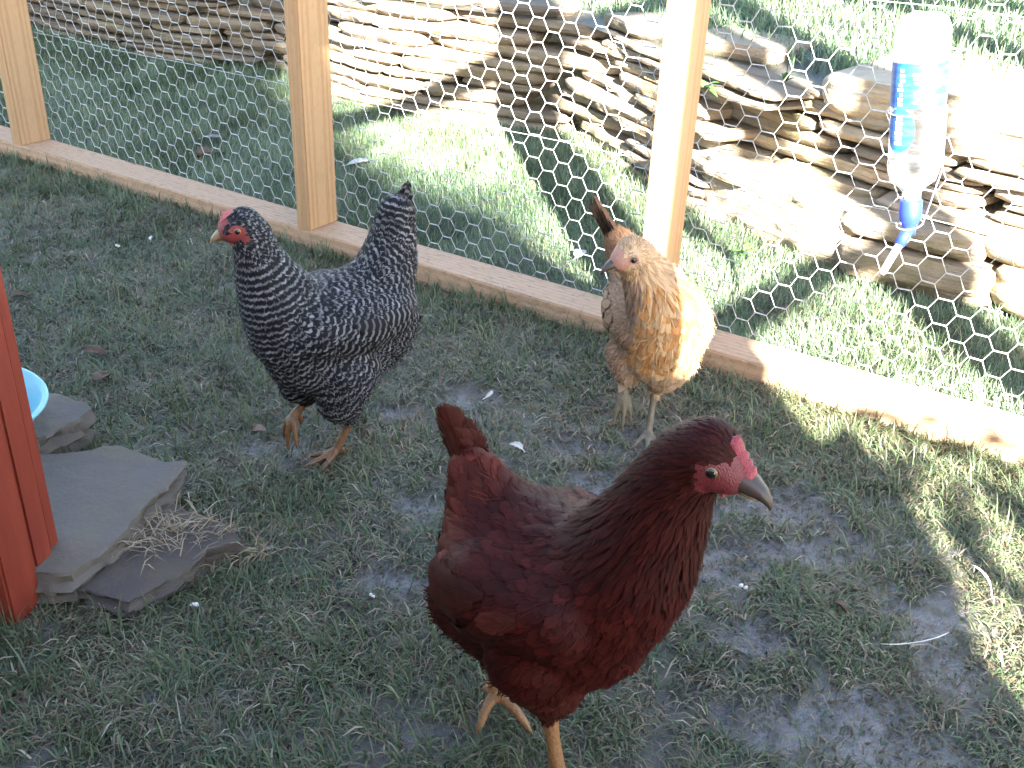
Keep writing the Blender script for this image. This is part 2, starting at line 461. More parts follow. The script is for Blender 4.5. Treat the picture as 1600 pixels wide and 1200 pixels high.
big(0.86, 2.12, TOPZ - 0.060, -0.72, .62, .50, .085, 42.5, 'cap_slab', 0.97, .005)
big(1.34, 1.74, TOPZ - 0.05, -0.66, .56, .40, .08, 47.5, 'cap_slab', 0.9, .005)
# ------------------------------------------------------------------ run fence
def board(name, length, wy, hz, loc, rot, mat, parent=None, bev=0.0022, jit=0.0):
    """board whose long axis is local X, from 0 to length; centred in y and z"""
    bm = bmesh.new(); bmesh.ops.create_cube(bm, size=1)
    for v in bm.verts: v.co = Vector(((v.co.x + .5) * length, v.co.y * wy, v.co.z * hz))
    bmesh.ops.bevel(bm, geom=list(bm.edges), offset=bev, segments=2, affect='EDGES')
    me = bpy.data.meshes.new(name); bm.to_mesh(me); bm.free(); me.materials.append(mat)
    o = bpy.data.objects.new(name, me); C.objects.link(o)
    o.matrix_local = Matrix.LocRotScale(Vector(loc), rot, None)
    if parent: o.parent = parent
    return o
def basis(x, y):
    x = Vector(x).normalized(); z = x.cross(Vector(y)).normalized(); y = z.cross(x)
    return Matrix((x, y, z)).transposed().to_quaternion()
fence = empty('run_fence', (0, 0, 0)); fence.location = S(-1.51, 0.045, 0)
tag(fence, 'new pine framed chicken run side with three posts, bottom rail and hexagonal wire mesh', 'fence')
FO = fence.location.copy()
W, T_ = 0.089, 0.0375
board('bottom_rail', 5.6, W, 0.044, S(-4.3, W / 2, 0.016) - FO, basis(U, N), M_wood2, fence)
for k, s in enumerate((-2.5393, -1.5126, -0.6878, 0.74)):
    board('post', 1.46, W, T_, S(s - T_ / 2, W / 2, 0.038) - FO, basis((0, 0, 1), N), M_wood, fence)
board('post', 1.46, W, T_, S(-3.55, W / 2, 0.038) - FO, basis((0, 0, 1), N), M_wood, fence)
board('top_rail', 5.6, W, T_, S(-4.3, W / 2, 1.52) - FO, basis(U, N), M_wood, fence)
M_wire = plain('galvanised_wire', (0.40, 0.41, 0.42), 0.45, 0.5, 0.35, 0.2)
def chicken_wire():
    cw, ch, seg = 0.0325, 0.042, 0.0105
    V = []; F4 = []
    t0 = W + 0.003
    def jitter(s, z):
        q = Vector((s * 3.1, z * 3.1, 0.5)); q2 = Vector((s * 23, z * 23, 7.5))
        return (s + 0.006 * noise.noise(q) + 0.0022 * noise.noise(q2), t0 + 0.006 * noise.noise(q + Vector((5, 0, 0))) + 0.001 * noise.noise(q2 * 2), z + 0.007 * noise.noise(q + Vector((0, 9, 0))) + 0.0022 * noise.noise(q2 + Vector((3, 0, 0))))
    def seg_(a, b, r):
        a = Vector(S(*a)) - FO; b = Vector(S(*b)) - FO
        d = (b - a).normalized(); x = d.cross(N).normalized(); y = N
        o = len(V)
        for p in (a, b):
            for k in range(5):
                an = k * 2 * math.pi / 5
                V.append(p + x * math.cos(an) * r + y * math.sin(an) * r)
        for k in range(5): F4.append((o + k, o + (k + 1) % 5, o + 5 + (k + 1) % 5, o + 5 + k))
    s0 = -4.2; ncol = int(5.4 / cw); nrow = int(1.46 / ch)
    for i in range(ncol):
        s = s0 + i * cw
        for j in range(nrow):
            z = 0.026 + (j + (0.5 if i % 2 else 0)) * ch
            if s < -2.7 and z > 0.5: continue
            # horizontal twist centred here, arms to the twists in the next column
            a = jitter(s - seg, z); b = jitter(s + seg, z)
            seg_(a, b, 0.00125)
            for dz in (-.5, .5):
                seg_(b, jitter(s + cw - seg, z + dz * ch), 0.00070)
    for z in (0.315, 0.62, 0.95):
        pr = None
        for i in range(0, 110):
            s = s0 + i * 0.05
            q = jitter(s, z); q = (q[0], q[1] + 0.0012, z + 0.002 * noise.noise(Vector((s * 9, 1, z))))
            if pr: seg_(pr, q, 0.0007)
            pr = q
    quick_mesh('wire_mesh', np.array([tuple(v) for v in V]), np.array(F4), None, M_wire, fence)
chicken_wire()
# staples / cut lines on the rail
# ------------------------------------------------------------------ boards added out of view behind the camera, shaped to shade the run
DQ = -0.35
eA = Vector((math.cos(R(SUN_AZ)), math.sin(R(SUN_AZ)), 0)); eT = Vector((-math.sin(R(SUN_AZ)), math.cos(R(SUN_AZ)), 0))
TE = math.tan(R(SUN_EL))
def onQ(a, t, dq=DQ):
    gp = eA * a + eT * t
    k = (N.dot(gp) - dq) / N.dot(eT)
    return gp - eT * k + Vector((0, 0, k * TE))
def plank(name, poly, thick, mat, parent, dq=DQ):
    c = [onQ(a, t, dq) for a, t in poly]; n = len(c)
    V = [p - parent.location for p in c] + [p - N * thick - parent.location for p in c]
    F = [tuple(range(n))[::-1], tuple(range(n, 2 * n))] + [(k, (k + 1) % n, n + (k + 1) % n, n + k) for k in range(n)]
    return obj(name, V, F, mat, parent, smooth=False)
near = empty('added_shade_frame', N * DQ); tag(near, 'unseen boards added behind the camera to shade the run: posts, slanting braces and a low panel', 'fence')
plank('post', [(.585, -1.9), (.725, -1.9), (.725, 4.9), (.585, 4.9)], .02, M_wood, near)
plank('post', [(1.135, -1.9), (1.265, -1.9), (1.265, 4.7), (1.135, 4.7)], .02, M_wood, near)
plank('shade_board', [(1.005, 2.6), (1.09, 2.6), (1.09, 4.6), (1.005, 4.6)], .015, M_wood, near, DQ - .03)
plank('brace', [(-.5, 2.73), (-.5, 2.95), (1.6, 4.50), (1.6, 4.28)], .02, M_wood, near, DQ - .06)
plank('brace', [(.60, 1.50), (.60, 1.66), (1.26, 2.20), (1.26, 2.04)], .02, M_wood, near, DQ - .06)
plank('shade_panel', [(-2.4, -1.9), (.95, -1.9), (.62, .25), (.70, .70), (.765, .90), (.79, 1.05), (.80, 1.31), (.80, 1.32), (.675, 1.235), (.6, 1.24), (.59, 1.50), (.485, 1.55), (.470, 2.02), (-2.4, 2.02)], .018, M_ply, near, DQ - .10)
# leaves added out of view to break the light on the right grass
cl_ = empty('added_shade_leaves', N * (DQ - .15)); tag(cl_, 'unseen leaf cluster added behind the camera to break the light on the grass', 'plant')
rl = random.Random(21); V, F = [], []
for k in range(640):
    a_ = rl.uniform(.80, 1.45); t_ = rl.uniform(.45, 1.36)
    if t_ > 1.36 - .25 * max(0, a_ - 1.0): continue
    c_ = onQ(a_, t_, DQ - .15 + rl.uniform(-.03, .03)) - cl_.location; s_ = rl.uniform(.016, .032)
    d1 = Vector((rl.gauss(0, 1), rl.gauss(0, 1), rl.gauss(0, 1))).normalized(); d2 = d1.cross(Vector((rl.gauss(0, 1), rl.gauss(0, 1), rl.gauss(0, 1)))).normalized(); b_ = len(V)
    V += [c_ - d1 * s_, c_ + d2 * s_ * .6, c_ + d1 * s_, c_ - d2 * s_ * .6]; F.append((b_, b_ + 1, b_ + 2, b_ + 3))
obj('foliage', V, F, plain('shade_leaf', (.06, .12, .03), .5, .4, 0, .3), cl_)
obj('stem', *merge([tube([onQ(a_, -1.0, DQ - .15) - cl_.location, onQ(a_ + .03, .5, DQ - .15) - cl_.location, onQ(a_ - .02, 1.3, DQ - .15) - cl_.location], [.008, .006, .003], 6) for a_ in (.95, 1.2)]), plain('shade_leaf_stem', (.12, .08, .05), .8), cl_)
# house shape added far behind the camera to shade the left of the lawn
hs = empty('added_shade_house', (0, -16, 0)); tag(hs, 'unseen house shape added behind the camera to shade the left lawn', 'house')
DH = -16.0
M_house = plain('render_wall', (0.45, 0.42, 0.36), 0.9, 0.2, 0, 0.2)
M_roof = plain('roof_tile', (0.16, 0.09, 0.07), 0.8, 0.3, 0, 0.3)
def onH(a, t, y=DH):
    gp = eA * a + eT * t
    k = (gp.y - y) / eT.y
    return gp - eT * k + Vector((0, 0, k * TE))
def gable(poly, y0, depth, mat, name):
    c = [onH(a, t, y0) for a, t in poly]; c[0].z = 0; c[-1].z = 0
    c = [p - hs.location for p in c]; n = len(c)
    V = c + [p + Vector((0, -depth, 0)) for p in c]
    F = [tuple(range(n))[::-1], tuple(range(n, 2 * n))] + [(k, (k + 1) % n, n + (k + 1) % n, n + k) for k in range(n)]
    return obj(name, V, F, mat, hs, smooth=False)
gable([(-9, 0), (-9, 7.5), (-1.3, 5.6), (-.62, 4.95), (-.33, 4.50), (-.22, 4.0), (-.07, 3.60), (.03, 3.46), (.09, 3.05), (.20, 2.70), (.33, 2.56), (.47, 2.38), (.505, 2.0), (.505, 0)], DH, 7, M_house, 'wall')
# a tree added beside that shape to dapple the left end of the wall
DT = -13.0
tr_o = empty('added_dapple_tree', (onH(-.6, 4.4, DT).x, DT, 0)); tag(tr_o, 'unseen tree added behind the camera to dapple the left end of the wall', 'tree')
rl = random.Random(5); V, F = [], []
for k in range(1500):
    a_ = rl.uniform(-1.5, -.02); t_ = rl.uniform(3.85, 5.6)
    q_ = noise.noise(Vector((a_ * 4.2, t_ * 2.6, 1.0)))
    if q_ > .16: continue
    c_ = onH(a_, t_, DT + rl.uniform(-1.2, 1.2)) - tr_o.location; s_ = rl.uniform(.05, .10)
    d1 = Vector((rl.gauss(0, 1), rl.gauss(0, .5), rl.gauss(0, 1))).normalized(); d2 = d1.cross(Vector((0, 1, rl.gauss(0, .5)))).normalized(); b_ = len(V)
    V += [c_ - d1 * s_, c_ + d2 * s_ * .55, c_ + d1 * s_, c_ - d2 * s_ * .55]; F.append((b_, b_ + 1, b_ + 2, b_ + 3))
obj('crown', V, F, plain('tree_leaf', (.06, .11, .03), .5, .4, 0, .3), tr_o)
tp_ = onH(-.6, 4.6, DT) - tr_o.location
obj('trunk', *tube([Vector((0, 0, 0)), Vector((.1, 0, tp_.z * .4)), Vector((0, 0, tp_.z * .8)), tp_], [.22, .16, .10, .03], 12), plain('bark', (.12, .09, .06), .9, .2, 0, .3), tr_o)
# ------------------------------------------------------------------ grass
def blades(name, X, Y, Z, H, Wd, az, lean, rnd, mat, curl=0.5, parent=None):
    n = len(X)
    ca, sa_ = np.cos(az), np.sin(az)
    px, py = -sa_, ca                      # width direction
    def at(f, ln):
        r = H * f * np.sin(ln); h = H * f * np.cos(ln)
        return X + ca * r, Y + sa_ * r, Z + h
    l1 = lean * 0.82; l2 = lean * (1 + 0.15 * curl)
    x1, y1, z1 = at(0.5, l1); x2, y2, z2 = at(1.0, l2)
    z2 = np.maximum(z2, Z + 0.002)
    hw = Wd / 2
    V = np.empty((n, 5, 3), np.float32)
    V[:, 0] = np.stack([X + px * hw, Y + py * hw, Z - 0.003], -1); V[:, 1] = np.stack([X - px * hw, Y - py * hw, Z - 0.003], -1)
    V[:, 2] = np.stack([x1 + px * hw * .9, y1 + py * hw * .9, z1], -1); V[:, 3] = np.stack([x1 - px * hw * .9, y1 - py * hw * .9, z1 + hw * 0.3], -1)
    V[:, 4] = np.stack([x2, y2, z2], -1)
    b = np.arange(n) * 5
    F4 = np.stack([b, b + 1, b + 3, b + 2], -1); F3 = np.stack([b + 2, b + 3, b + 4], -1)
    hg = np.tile(np.array([0, 0, .5, .5, 1.]), n)
    o = quick_mesh(name, V.reshape(-1, 3), F4, F3, mat, parent, attrs={'rnd': ('FLOAT', np.repeat(rnd, 5)), 'hgt': ('FLOAT', hg)})
    return o
SLABS = []   # ground footprints to keep grass out of
def inpoly(x, y, poly):
    r = np.zeros(len(x), bool); j = len(poly) - 1
    for i in range(len(poly)):
        xi, yi = poly[i]; xj, yj = poly[j]
        c = ((yi > y) != (yj > y)) & (x < (xj - xi) * (y - yi) / (yj - yi + 1e-12) + xi)
        r ^= c; j = i
    return r
SL_A = [(-0.704, 1.351), (-0.647, 1.33), (-0.614, 1.309), (-0.622, 1.279), (-0.645, 1.244), (-0.663, 1.211), (-0.73, 1.149), (-0.84, 1.20), (-0.833, 1.357)]
SL_B = [(-0.647, 1.185), (-0.616, 1.188), (-0.584, 1.192), (-0.561, 1.205), (-0.54, 1.207), (-0.515, 1.193), (-0.472, 1.173), (-0.445, 1.177), (-0.444, 1.156), (-0.447, 1.11), (-0.456, 1.073), (-0.471, 0.998), (-0.500, 0.938), (-0.56, 0.93), (-0.70, 1.06), (-.70, 1.16)]
SL_C = [(-0.50, 1.10), (-0.453, 1.108), (-0.409, 1.094), (-0.346, 1.057), (-0.332, 1.031), (-0.367, 1.012), (-0.386, 0.964), (-0.429, 0.913), (-0.507, 0.945), (-.55, .97)]
KEEP = [SL_A, SL_B, SL_C, [(-.53, .97), (-.553, .89), (-.9, .70), (-.9, 1.1)]]
def scatter(n, x0, x1, y0, y1):
    x = rng.uniform(x0, x1, n); y = rng.uniform(y0, y1, n)
    # only what the frame (and a little more) sees
    zc = y * cp + CAM_H * sp
    u = x / zc
    k = (np.abs(u) < 0.58)
    return x[k], y[k]
def free(x, y):
    k = np.ones(len(x), bool)
    for p in KEEP: k &= ~inpoly(x, y, p)
    d = x * N.x + y * N.y - DIST
    k &= ~((d > -0.002) & (d < W + 0.002))
    return k, d
# inside the run: trampled, lying blades in clumps, dead stems, bare mud showing
x, y = scatter(1150000, -1.9, 1.25, 0.50, 3.4)
k, d = free(x, y); k &= d < 0
x, y, d = x[k], y[k], d[k]
dens = 0.40 + 0.35 * (vnoise(x, y, 9) - 0.4) + 0.6 * (vnoise(x + 7, y, 31) - 0.5) + .6 * (vnoise(x + 7, y + 4, 80) - 0.5)
left = np.clip((0.25 - x) / 0.9, 0, 1); dens += 0.22 * left + 0.55 * np.clip((d + .30) / .30, 0, 1)
mm = mud_at(x, y); dens *= (1 - 0.62 * mm)
dens *= np.clip(1.5 / (y + .35), .45, 1.1)
k = rng.random(len(x)) < dens
x, y, d, mm = x[k], y[k], d[k], mm[k]
n = len(x)
cl = vnoise(x, y, 16); az = (vnoise(x, y, 5) * 2 + vnoise(x + 9, y, 19)) * 6.28 * 1.3 + rng.normal(0, 1.3, n)
lean = np.clip(rng.normal(1.36, .15, n) - 0.3 * left[:1].mean() * 0, .35, 1.52)
upr = rng.random(n) < (0.06 + 0.22 * np.clip((d + .25) / .25, 0, 1) + .12 * (x < 0)); lean[upr] = rng.uniform(.3, .95, upr.sum())
H = rng.gamma(5, .0036, n).clip(.005, .045) * (1 + .5 * upr)
rn = np.clip(rng.beta(1.5, 2.0, n) * .62 + .20 * (vnoise(x + 20, y, 7) - .35), 0, .66)
deadp = 0.36 + .25 * (vnoise(x + 40, y, 12) > .55) + .25 * np.clip(mud_at(x + .01, y), 0, 1)
dd = rng.random(n) < deadp; rn[dd] = rng.uniform(.66, 1, dd.sum()); lean[dd] = rng.uniform(1.35, 1.55, dd.sum())
mdk = mm > .35; H[mdk] *= .62; lean[mdk] = rng.uniform(1.42, 1.56, mdk.sum()); rn[mdk] = np.where(rng.random(mdk.sum()) < .6, rng.uniform(.84, .96, mdk.sum()), rng.uniform(0, .5, mdk.sum()))
o = blades('trampled_grass', x, y, ground_z(x, y) + rng.random(n) * .004, H, rng.uniform(.0009, .0024, n), az, lean, rn, M_turf)
tag(o, 'trampled wet grass with dead stems inside the run', 'grass', kind='stuff')
# lawn between the fence and the wall
x, y = scatter(640000, -3.0, 1.6, 1.3, 5.2)
k, d = free(x, y); k &= (d > W) & (d < 2.8)
wl = np.array(WALL + LOWER[1:])
wy = np.interp(x, wl[:, 0], wl[:, 1]); k &= y < wy + .03
x, y, d = x[k], y[k], d[k]
k = rng.random(len(x)) < np.clip(1.1 - .20 * d, .3, 1)
x, y, d = x[k], y[k], d[k]; n = len(x)
az = vnoise(x, y, 4) * 12 + rng.normal(0, 1.1, n)
lean = rng.uniform(.15, 1.15, n)
H = rng.gamma(7, .0042, n).clip(.012, .05) * (.75 + .5 * vnoise(x, y, 6))
rn = np.clip(rng.beta(2, 2, n) * .9 + .3 * (vnoise(x, y, 5) - .5), 0, .92)
dd = rng.random(n) < .08; rn[dd] = rng.uniform(.9, 1, dd.sum())
o = blades('lawn_grass', x, y, ground_z(x, y), H, rng.uniform(.0010, .0022, n), az, lean, rn, M_lawn)
tag(o, 'short green lawn between the fence and the stone wall', 'grass', kind='stuff')
# upper lawn
n = 150000
s_ = rng.random(n) * (len(edge) - 1); ii = s_.astype(int); ff = s_ - ii
E_ = np.array([(p.x, p.y) for p in edge]); dd_ = rng.gamma(1.3, .75, n) + .03
bx = E_[ii, 0] * (1 - ff) + E_[ii + 1, 0] * ff + ND.x * dd_; by = E_[ii, 1] * (1 - ff) + E_[ii + 1, 1] * ff + ND.y * dd_
bz = TOPZ - .035 + .10 * np.minimum(dd_, 3) + .02 * np.maximum(0, dd_ - 3)
k = (np.abs(bx / (by * cp)) < .62) & (dd_ < 7) & (dd_ > .10 + .10 * rng.random(n))
bx, by, bz, dd_ = bx[k], by[k], bz[k], dd_[k]; n = len(bx)
o = blades('upper_grass', bx, by, bz, rng.gamma(7, .0055, n).clip(.015, .07), rng.uniform(.002, .0045, n) * (1 + .4 * dd_), rng.uniform(0, 6.28, n), rng.uniform(.1, 1.0, n), np.clip(rng.beta(2, 2, n), 0, .92), M_lawn)
tag(o, 'sunlit grass growing on the bank above the stone wall', 'grass', kind='stuff')
# ------------------------------------------------------------------ stepping slabs, bowl, hen house
def slab(name, poly, z0, T, mat, label, seed, tilt=(0, 0)):
    c = Vector((sum(p[0] for p in poly) / len(poly), sum(p[1] for p in poly) / len(poly), 0))
    # densify outline
    pts = []
    for a, b in zip(poly, poly[1:] + poly[:1]):
        a = Vector((*a, 0)); b = Vector((*b, 0)); n = max(1, int((b - a).length / .008))
        for k in range(n): pts.append(a.lerp(b, k / n))
    n = len(pts); sv = Vector((seed, seed * 2, 0))
    V, F = [], []
    # rings: bottom, lower side, upper side, bevel, top rings towards the centre
    prof = [(1.00, 0), (1.03, .2), (.985, .38), (1.03, .5), (1.035, .62), (.99, .72), (1.01, .93), (.995, 1.0)] + [(1 - .06 * k, 1.0) for k in range(1, 16)]
    for f, h in prof:
        for p in pts:
            q = p - c
            o = noise.noise(p * 35 + sv + Vector((0, 0, h * 6))) * .013 * (1 if h < .95 else .35) + noise.noise(p * 90 + sv) * .004 + noise.noise(p * 11 + sv) * .004
            r = q * f + q.normalized() * o * (1 if f > .9 else f)
            z = h * T + noise.noise(Vector((r.x * 14, r.y * 14, seed))) * .0035 + noise.noise(Vector((r.x * 45, r.y * 45, seed))) * .0015
            z += r.x * tilt[0] + r.y * tilt[1]
            V.append(Vector((r.x, r.y, z + z0)))
    for r_ in range(len(prof) - 1):
        for k in range(n): F.append((r_ * n + k, r_ * n + (k + 1) % n, (r_ + 1) * n + (k + 1) % n, (r_ + 1) * n + k))
    F.append(tuple((len(prof) - 1) * n + k for k in range(n)))
    o = obj(name, V, F, mat); o.location = c
    o.data.set_sharp_from_angle(angle=R(38))
    a = o.data.attributes.new('rnd', 'FLOAT', 'POINT'); a.data.foreach_set('value', np.full(len(V), (seed * .37) % 1, np.float32))
    return tag(o, label, 'stone slab')
slab('stone_slab', SL_A, -.008, .056, M_slab, 'grey stone slab with a rough broken edge carrying the blue bowl', 3.3)
slab('stone_slab', SL_B, -.004, .050, M_slab, 'large smooth grey slab, biggest of the three beside the red hen house', 5.7, (.03, 0))
slab('stone_slab', SL_C, -.008, .032, M_slab_dark, 'dark thin slate slab littered with straw, lowest of the three slabs', 8.1, (.04, .03))
# straw on the dark slab
n = 170
sx = rng.normal(-.425, .035, n); sy = 1.02 + (sx + .425) * .25 + rng.normal(0.02, .028, n)
x2 = rng.normal(-.335, .03, 60); y2 = rng.normal(1.035, .02, 60)
sx = np.append(sx, x2); sy = np.append(sy, y2); n = len(sx)
M_straw = grass_mat('dry_straw', [(0, (.10, .06, .035)), (.5, (.22, .15, .08)), (1, (.34, .27, .17))], (.25, .2, .12), .15)
o = blades('straw', sx, sy, np.where(inpoly(sx, sy, SL_C), .029, .008) + rng.random(n) * .008, rng.uniform(.015, .05, n), rng.uniform(.0008, .002, n), rng.normal(.4, 1.0, n) + 3.14 * (rng.random(n) < .5), rng.uniform(1.50, 1.575, n), rng.random(n), M_straw)
tag(o, 'dry straw litter scattered over the dark slate slab', 'straw', kind='stuff')
# bowl
M_bowl = plain('blue_plastic', (0.22, 0.50, 0.60), 0.35, 0.5, 0, .05)
def lathe(name, prof, mat, parent=None, seg=48, loc=(0, 0, 0), smooth=True):
    V, F = [], []
    for r, z in prof:
        for k in range(seg): V.append((r * math.cos(2 * math.pi * k / seg) + loc[0], r * math.sin(2 * math.pi * k / seg) + loc[1], z + loc[2]))
    for i in range(len(prof) - 1):
        for k in range(seg): F.append((i * seg + k, i * seg + (k + 1) % seg, (i + 1) * seg + (k + 1) % seg, (i + 1) * seg + k))
    return obj(name, V, F, mat, parent, smooth)
bw = lathe('bowl', [(0.0001, .004), (.045, .004), (.062, .012), (.082, .034), (.093, .055), (.0985, .0575), (.0995, .060), (.098, .0625), (.0935, .0625), (.0895, .058), (.078, .036), (.058, .016), (.04, .010), (.0001, .010)], M_bowl)
bw.location = (-.748, 1.222, .044); bw.rotation_euler = (0.05, .10, 0)
tag(bw, 'pale blue plastic feeding bowl standing on the rearmost slab', 'bowl')
M_feed = plain('feed', (.12, .07, .04), .9, .2, 0, .5)
fv = []
for k in range(60):
    a = rng.uniform(0, 6.28); r = abs(rng.normal(0, .014)); c_ = Vector((.062 + r * math.cos(a), -.03 + r * math.sin(a) * 1.2, .024 + rng.uniform(0, .008)))
    v, f = tube([c_ - Vector((.003, .001, 0)), c_, c_ + Vector((.003, .001, .001))], [.0008, .0024, .0008], 6); fv.append((v, f))
ff = obj('feed', *merge(fv), M_feed, bw)
tag(ff, kind='stuff')

# red hen house: corner post, trim strip, bottom rail, boarded sides
def red_mat():
    t = NT('red_stain')
    co = t.coord('Object', (2, 30, 30))
    g_ = t.noise(co, 2.0, 6, .7)
    c = t.ramp(g_, [(.25, (.15, .020, .012)), (.55, (.19, .030, .016)), (.8, (.24, .045, .022))])
    sp_ = t.ramp(t.noise(t.coord('Object', (1, 1, 1)), 90, 4, .7), [(.66, 0.0), (.72, 1.0)])
    c = t.mix(t.math('MULTIPLY', sp_, .55), c, (.16, .11, .08))
    t.bump(g_, .35, .0015)
    return t.base(c, .5, .45)
M_red = red_mat()
M_shadewood = wood_mat('shade_toned_boards', (.11, .05, .03), (.06, .03, .02), .3, 9)  # dark brown stands in for the shade inside the hen house
hx = empty('hen_house', (-.60, .90, 0)); tag(hx, 'red stained wooden hen house corner at the left edge of the frame', 'hen house')
HO = hx.location.copy()
ea = Vector((.022, .078, 0)).normalized(); eb = Vector((-.963, .27, 0)).normalized()
rf = Vector((-.553, .892, 0)); r2 = Vector((-.539, .939, 0)); r1 = Vector((-.531, .970, 0))
Zx = Vector((0, 0, 1))
def upright(name, a, b, th, z0, z1, mat, set_=0.0):
    """board standing on edge from plan point a to b, thickness going -x"""
    L = (b - a).length; mid = (a + b) / 2 + eb * (th / 2 + set_)
    board(name, z1 - z0, L, th, mid - HO + Zx * z0, basis(Zx, b - a), mat, hx, .003)
upright('corner_post', rf, r2 - ea * .001, .040, -.01, .98, M_red)
upright('trim_strip', r2 + ea * .001, r1, .036, -.012, .98, M_red, .004)
ec = Vector((-.90, -.43, 0)).normalized()
q0 = rf + eb * .041 + ea * .012
board('bottom_rail', .55, .034, .040, q0 + Zx * .022 - HO, basis(ec, Vector((.43, -.9, 0))), M_red, hx, .003)
board('top_rail', .55, .034, .060, q0 + Zx * .94 - HO, basis(ec, Vector((.43, -.9, 0))), M_red, hx, .003)
upright('side_wall', r1 + ea * .001, r1 + ea * .02 + Vector((-.0, 0, 0)), .03, 0, .97, M_red, .01)
board('back_wall', .62, .012, .96, r1 + eb * .045 + ea * -.01 + Zx * .49 - HO, basis(Vector((-.95, -.30, 0)), Vector((.3, -.95, 0))), M_shadewood, hx, .002)
board('floor', .55, .16, .012, q0 + Vector((-.01, .045, .012)) - HO, basis(ec, Vector((.43, -.9, 0))), M_shadewood, hx, .002)

# ------------------------------------------------------------------ water bottle on the mesh
def bottle():
    b0 = S(-.308, W - .052, 0)
    root = empty('water_bottle', b0 + Zx * .352)
    tag(root, 'clear plastic water bottle hung upside down on the wire mesh with a drinking spout', 'bottle')
    M_pet = NT('clear_plastic'); b = M_pet.b
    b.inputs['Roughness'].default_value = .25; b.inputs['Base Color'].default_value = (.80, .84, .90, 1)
    tp = M_pet.n('ShaderNodeBsdfTransparent'); mxs = M_pet.n('ShaderNodeMixShader')
    lw = M_pet.n('ShaderNodeLayerWeight'); lw.inputs[0].default_value = .35
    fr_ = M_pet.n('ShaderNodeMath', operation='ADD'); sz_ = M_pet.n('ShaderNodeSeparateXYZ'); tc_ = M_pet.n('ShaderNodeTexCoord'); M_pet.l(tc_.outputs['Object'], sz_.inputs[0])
    M_pet.l(M_pet.ramp(M_pet.math('ADD', sz_.outputs[2], M_pet.math('MULTIPLY', M_pet.noise(M_pet.coord(), 60, 4), .03)), [(.215, 0.0), (.235, .40)]), fr_.inputs[1]); M_pet.l(fr_.outputs[0], mxs.inputs[0])  # top zone mixed whiter to stand in for sun glare
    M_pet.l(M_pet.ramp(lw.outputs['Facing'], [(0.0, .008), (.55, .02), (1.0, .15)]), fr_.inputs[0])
    gl_ = M_pet.n('ShaderNodeBsdfGlass'); gl_.inputs['IOR'].default_value = 1.4; gl_.inputs['Roughness'].default_value = .02; gl_.inputs['Color'].default_value = (.86, .89, .93, 1); mx0 = M_pet.n('ShaderNodeMixShader'); M_pet.l(M_pet.ramp(lw.outputs['Facing'], [(0.0, .25), (.5, .5), (1.0, .9)]), mx0.inputs[0]); M_pet.l(tp.outputs[0], mx0.inputs[1]); M_pet.l(gl_.outputs[0], mx0.inputs[2])
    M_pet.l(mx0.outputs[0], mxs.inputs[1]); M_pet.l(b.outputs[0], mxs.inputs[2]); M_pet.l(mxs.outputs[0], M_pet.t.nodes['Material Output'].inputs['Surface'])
    M_water = NT('water'); b = M_water.b; b.inputs['Transmission Weight'].default_value = 1; b.inputs['Roughness'].default_value = 0; b.inputs['IOR'].default_value = 1.33
    r = .0375
    prof = [(.0125, 0.0), (.0135, .006), (.0135, .016), (.020, .024), (.032, .034), (.036, .046), (r, .056)]
    for k in range(6): prof += [(r, .060 + k * .012), (r - .0010, .066 + k * .012)]
    prof += [(r, .135), (r, .245), (r - .001, .252), (r - .006, .262), (r - .016, .268), (.006, .264), (.0003, .262)]
    inner = [(max(a - .0007, .0002), z) for a, z in prof[::-1]]
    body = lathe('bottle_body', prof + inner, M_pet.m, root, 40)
    # label: blue wrap with white lettering and a round seal hanging below it
    def lab():
        t = NT('blue_label')
        tc = t.n('ShaderNodeTexCoord'); sx_ = t.n('ShaderNodeSeparateXYZ'); t.l(tc.outputs['Object'], sx_.inputs[0])
        ramp = t.ramp(t.noise(t.coord('Object', (20, 20, 90)), 1.6, 3), [(.4, (.012, .08, .32)), (.7, (.035, .15, .45))])
        return t.base(ramp, .35, .5)
    M_lab = lab()
    M_white = plain('label_white', (.82, .84, .86), .4)
    M_redl = plain('label_red', (.55, .03, .03), .4)
    def wrap(name, a0, a1, z0, z1, rr, mat, par=None, shape=None, th=.0003):
        na, nz = max(2, int(abs(a1 - a0) / .12)), 12
        V, F = [], []
        for i in range(na + 1):
            for j in range(nz + 1):
                a = a0 + (a1 - a0) * i / na; z = z0 + (z1 - z0) * j / nz
                if shape: a, z = shape(i / na, j / nz)
                V.append((rr * math.cos(a), rr * math.sin(a), z))
        m0 = nz + 1
        for i in range(na):
            for j in range(nz): F.append((i * m0 + j, (i + 1) * m0 + j, (i + 1) * m0 + j + 1, i * m0 + j + 1))
        return obj(name, V, F, mat, par or root)
    # angle facing the camera
    fa = math.atan2(-b0.y, -b0.x)
    L1 = wrap('label', fa - 2.6, fa + 2.6, .143, .205, r + .0008, M_lab)
    def disc(u, v):
        ph = u * 2 * math.pi; rad = v
        return fa - .62 + .62 * rad * math.cos(ph),   .112 + .032 * rad * math.sin(ph)
    L2 = wrap('round_seal', 0, 6.28, 0, 1, r + .0009, M_lab, None, disc)
    # lettering strokes on the wrap
    def stroke(a, z, da, dz, par, mat=M_white, rr=r + .0014): wrap('lettering', a - da, a + da, z - dz, z + dz, rr, mat, par)
    rr_ = random.Random(3)
    for k in range(8): stroke(fa - .62 + rr_.uniform(-.04, .04), .149 + k * .0066, .10 + rr_.uniform(-.04, .04), .0019, L1)
    for k, (da, zz) in enumerate(((.34, .190), (.30, .184), (.26, .178))): stroke(fa + .15, zz, da, .0013, L1)
    for k in range(3): stroke(fa - .05, .152 + k * .006, .07, .0014, L1)
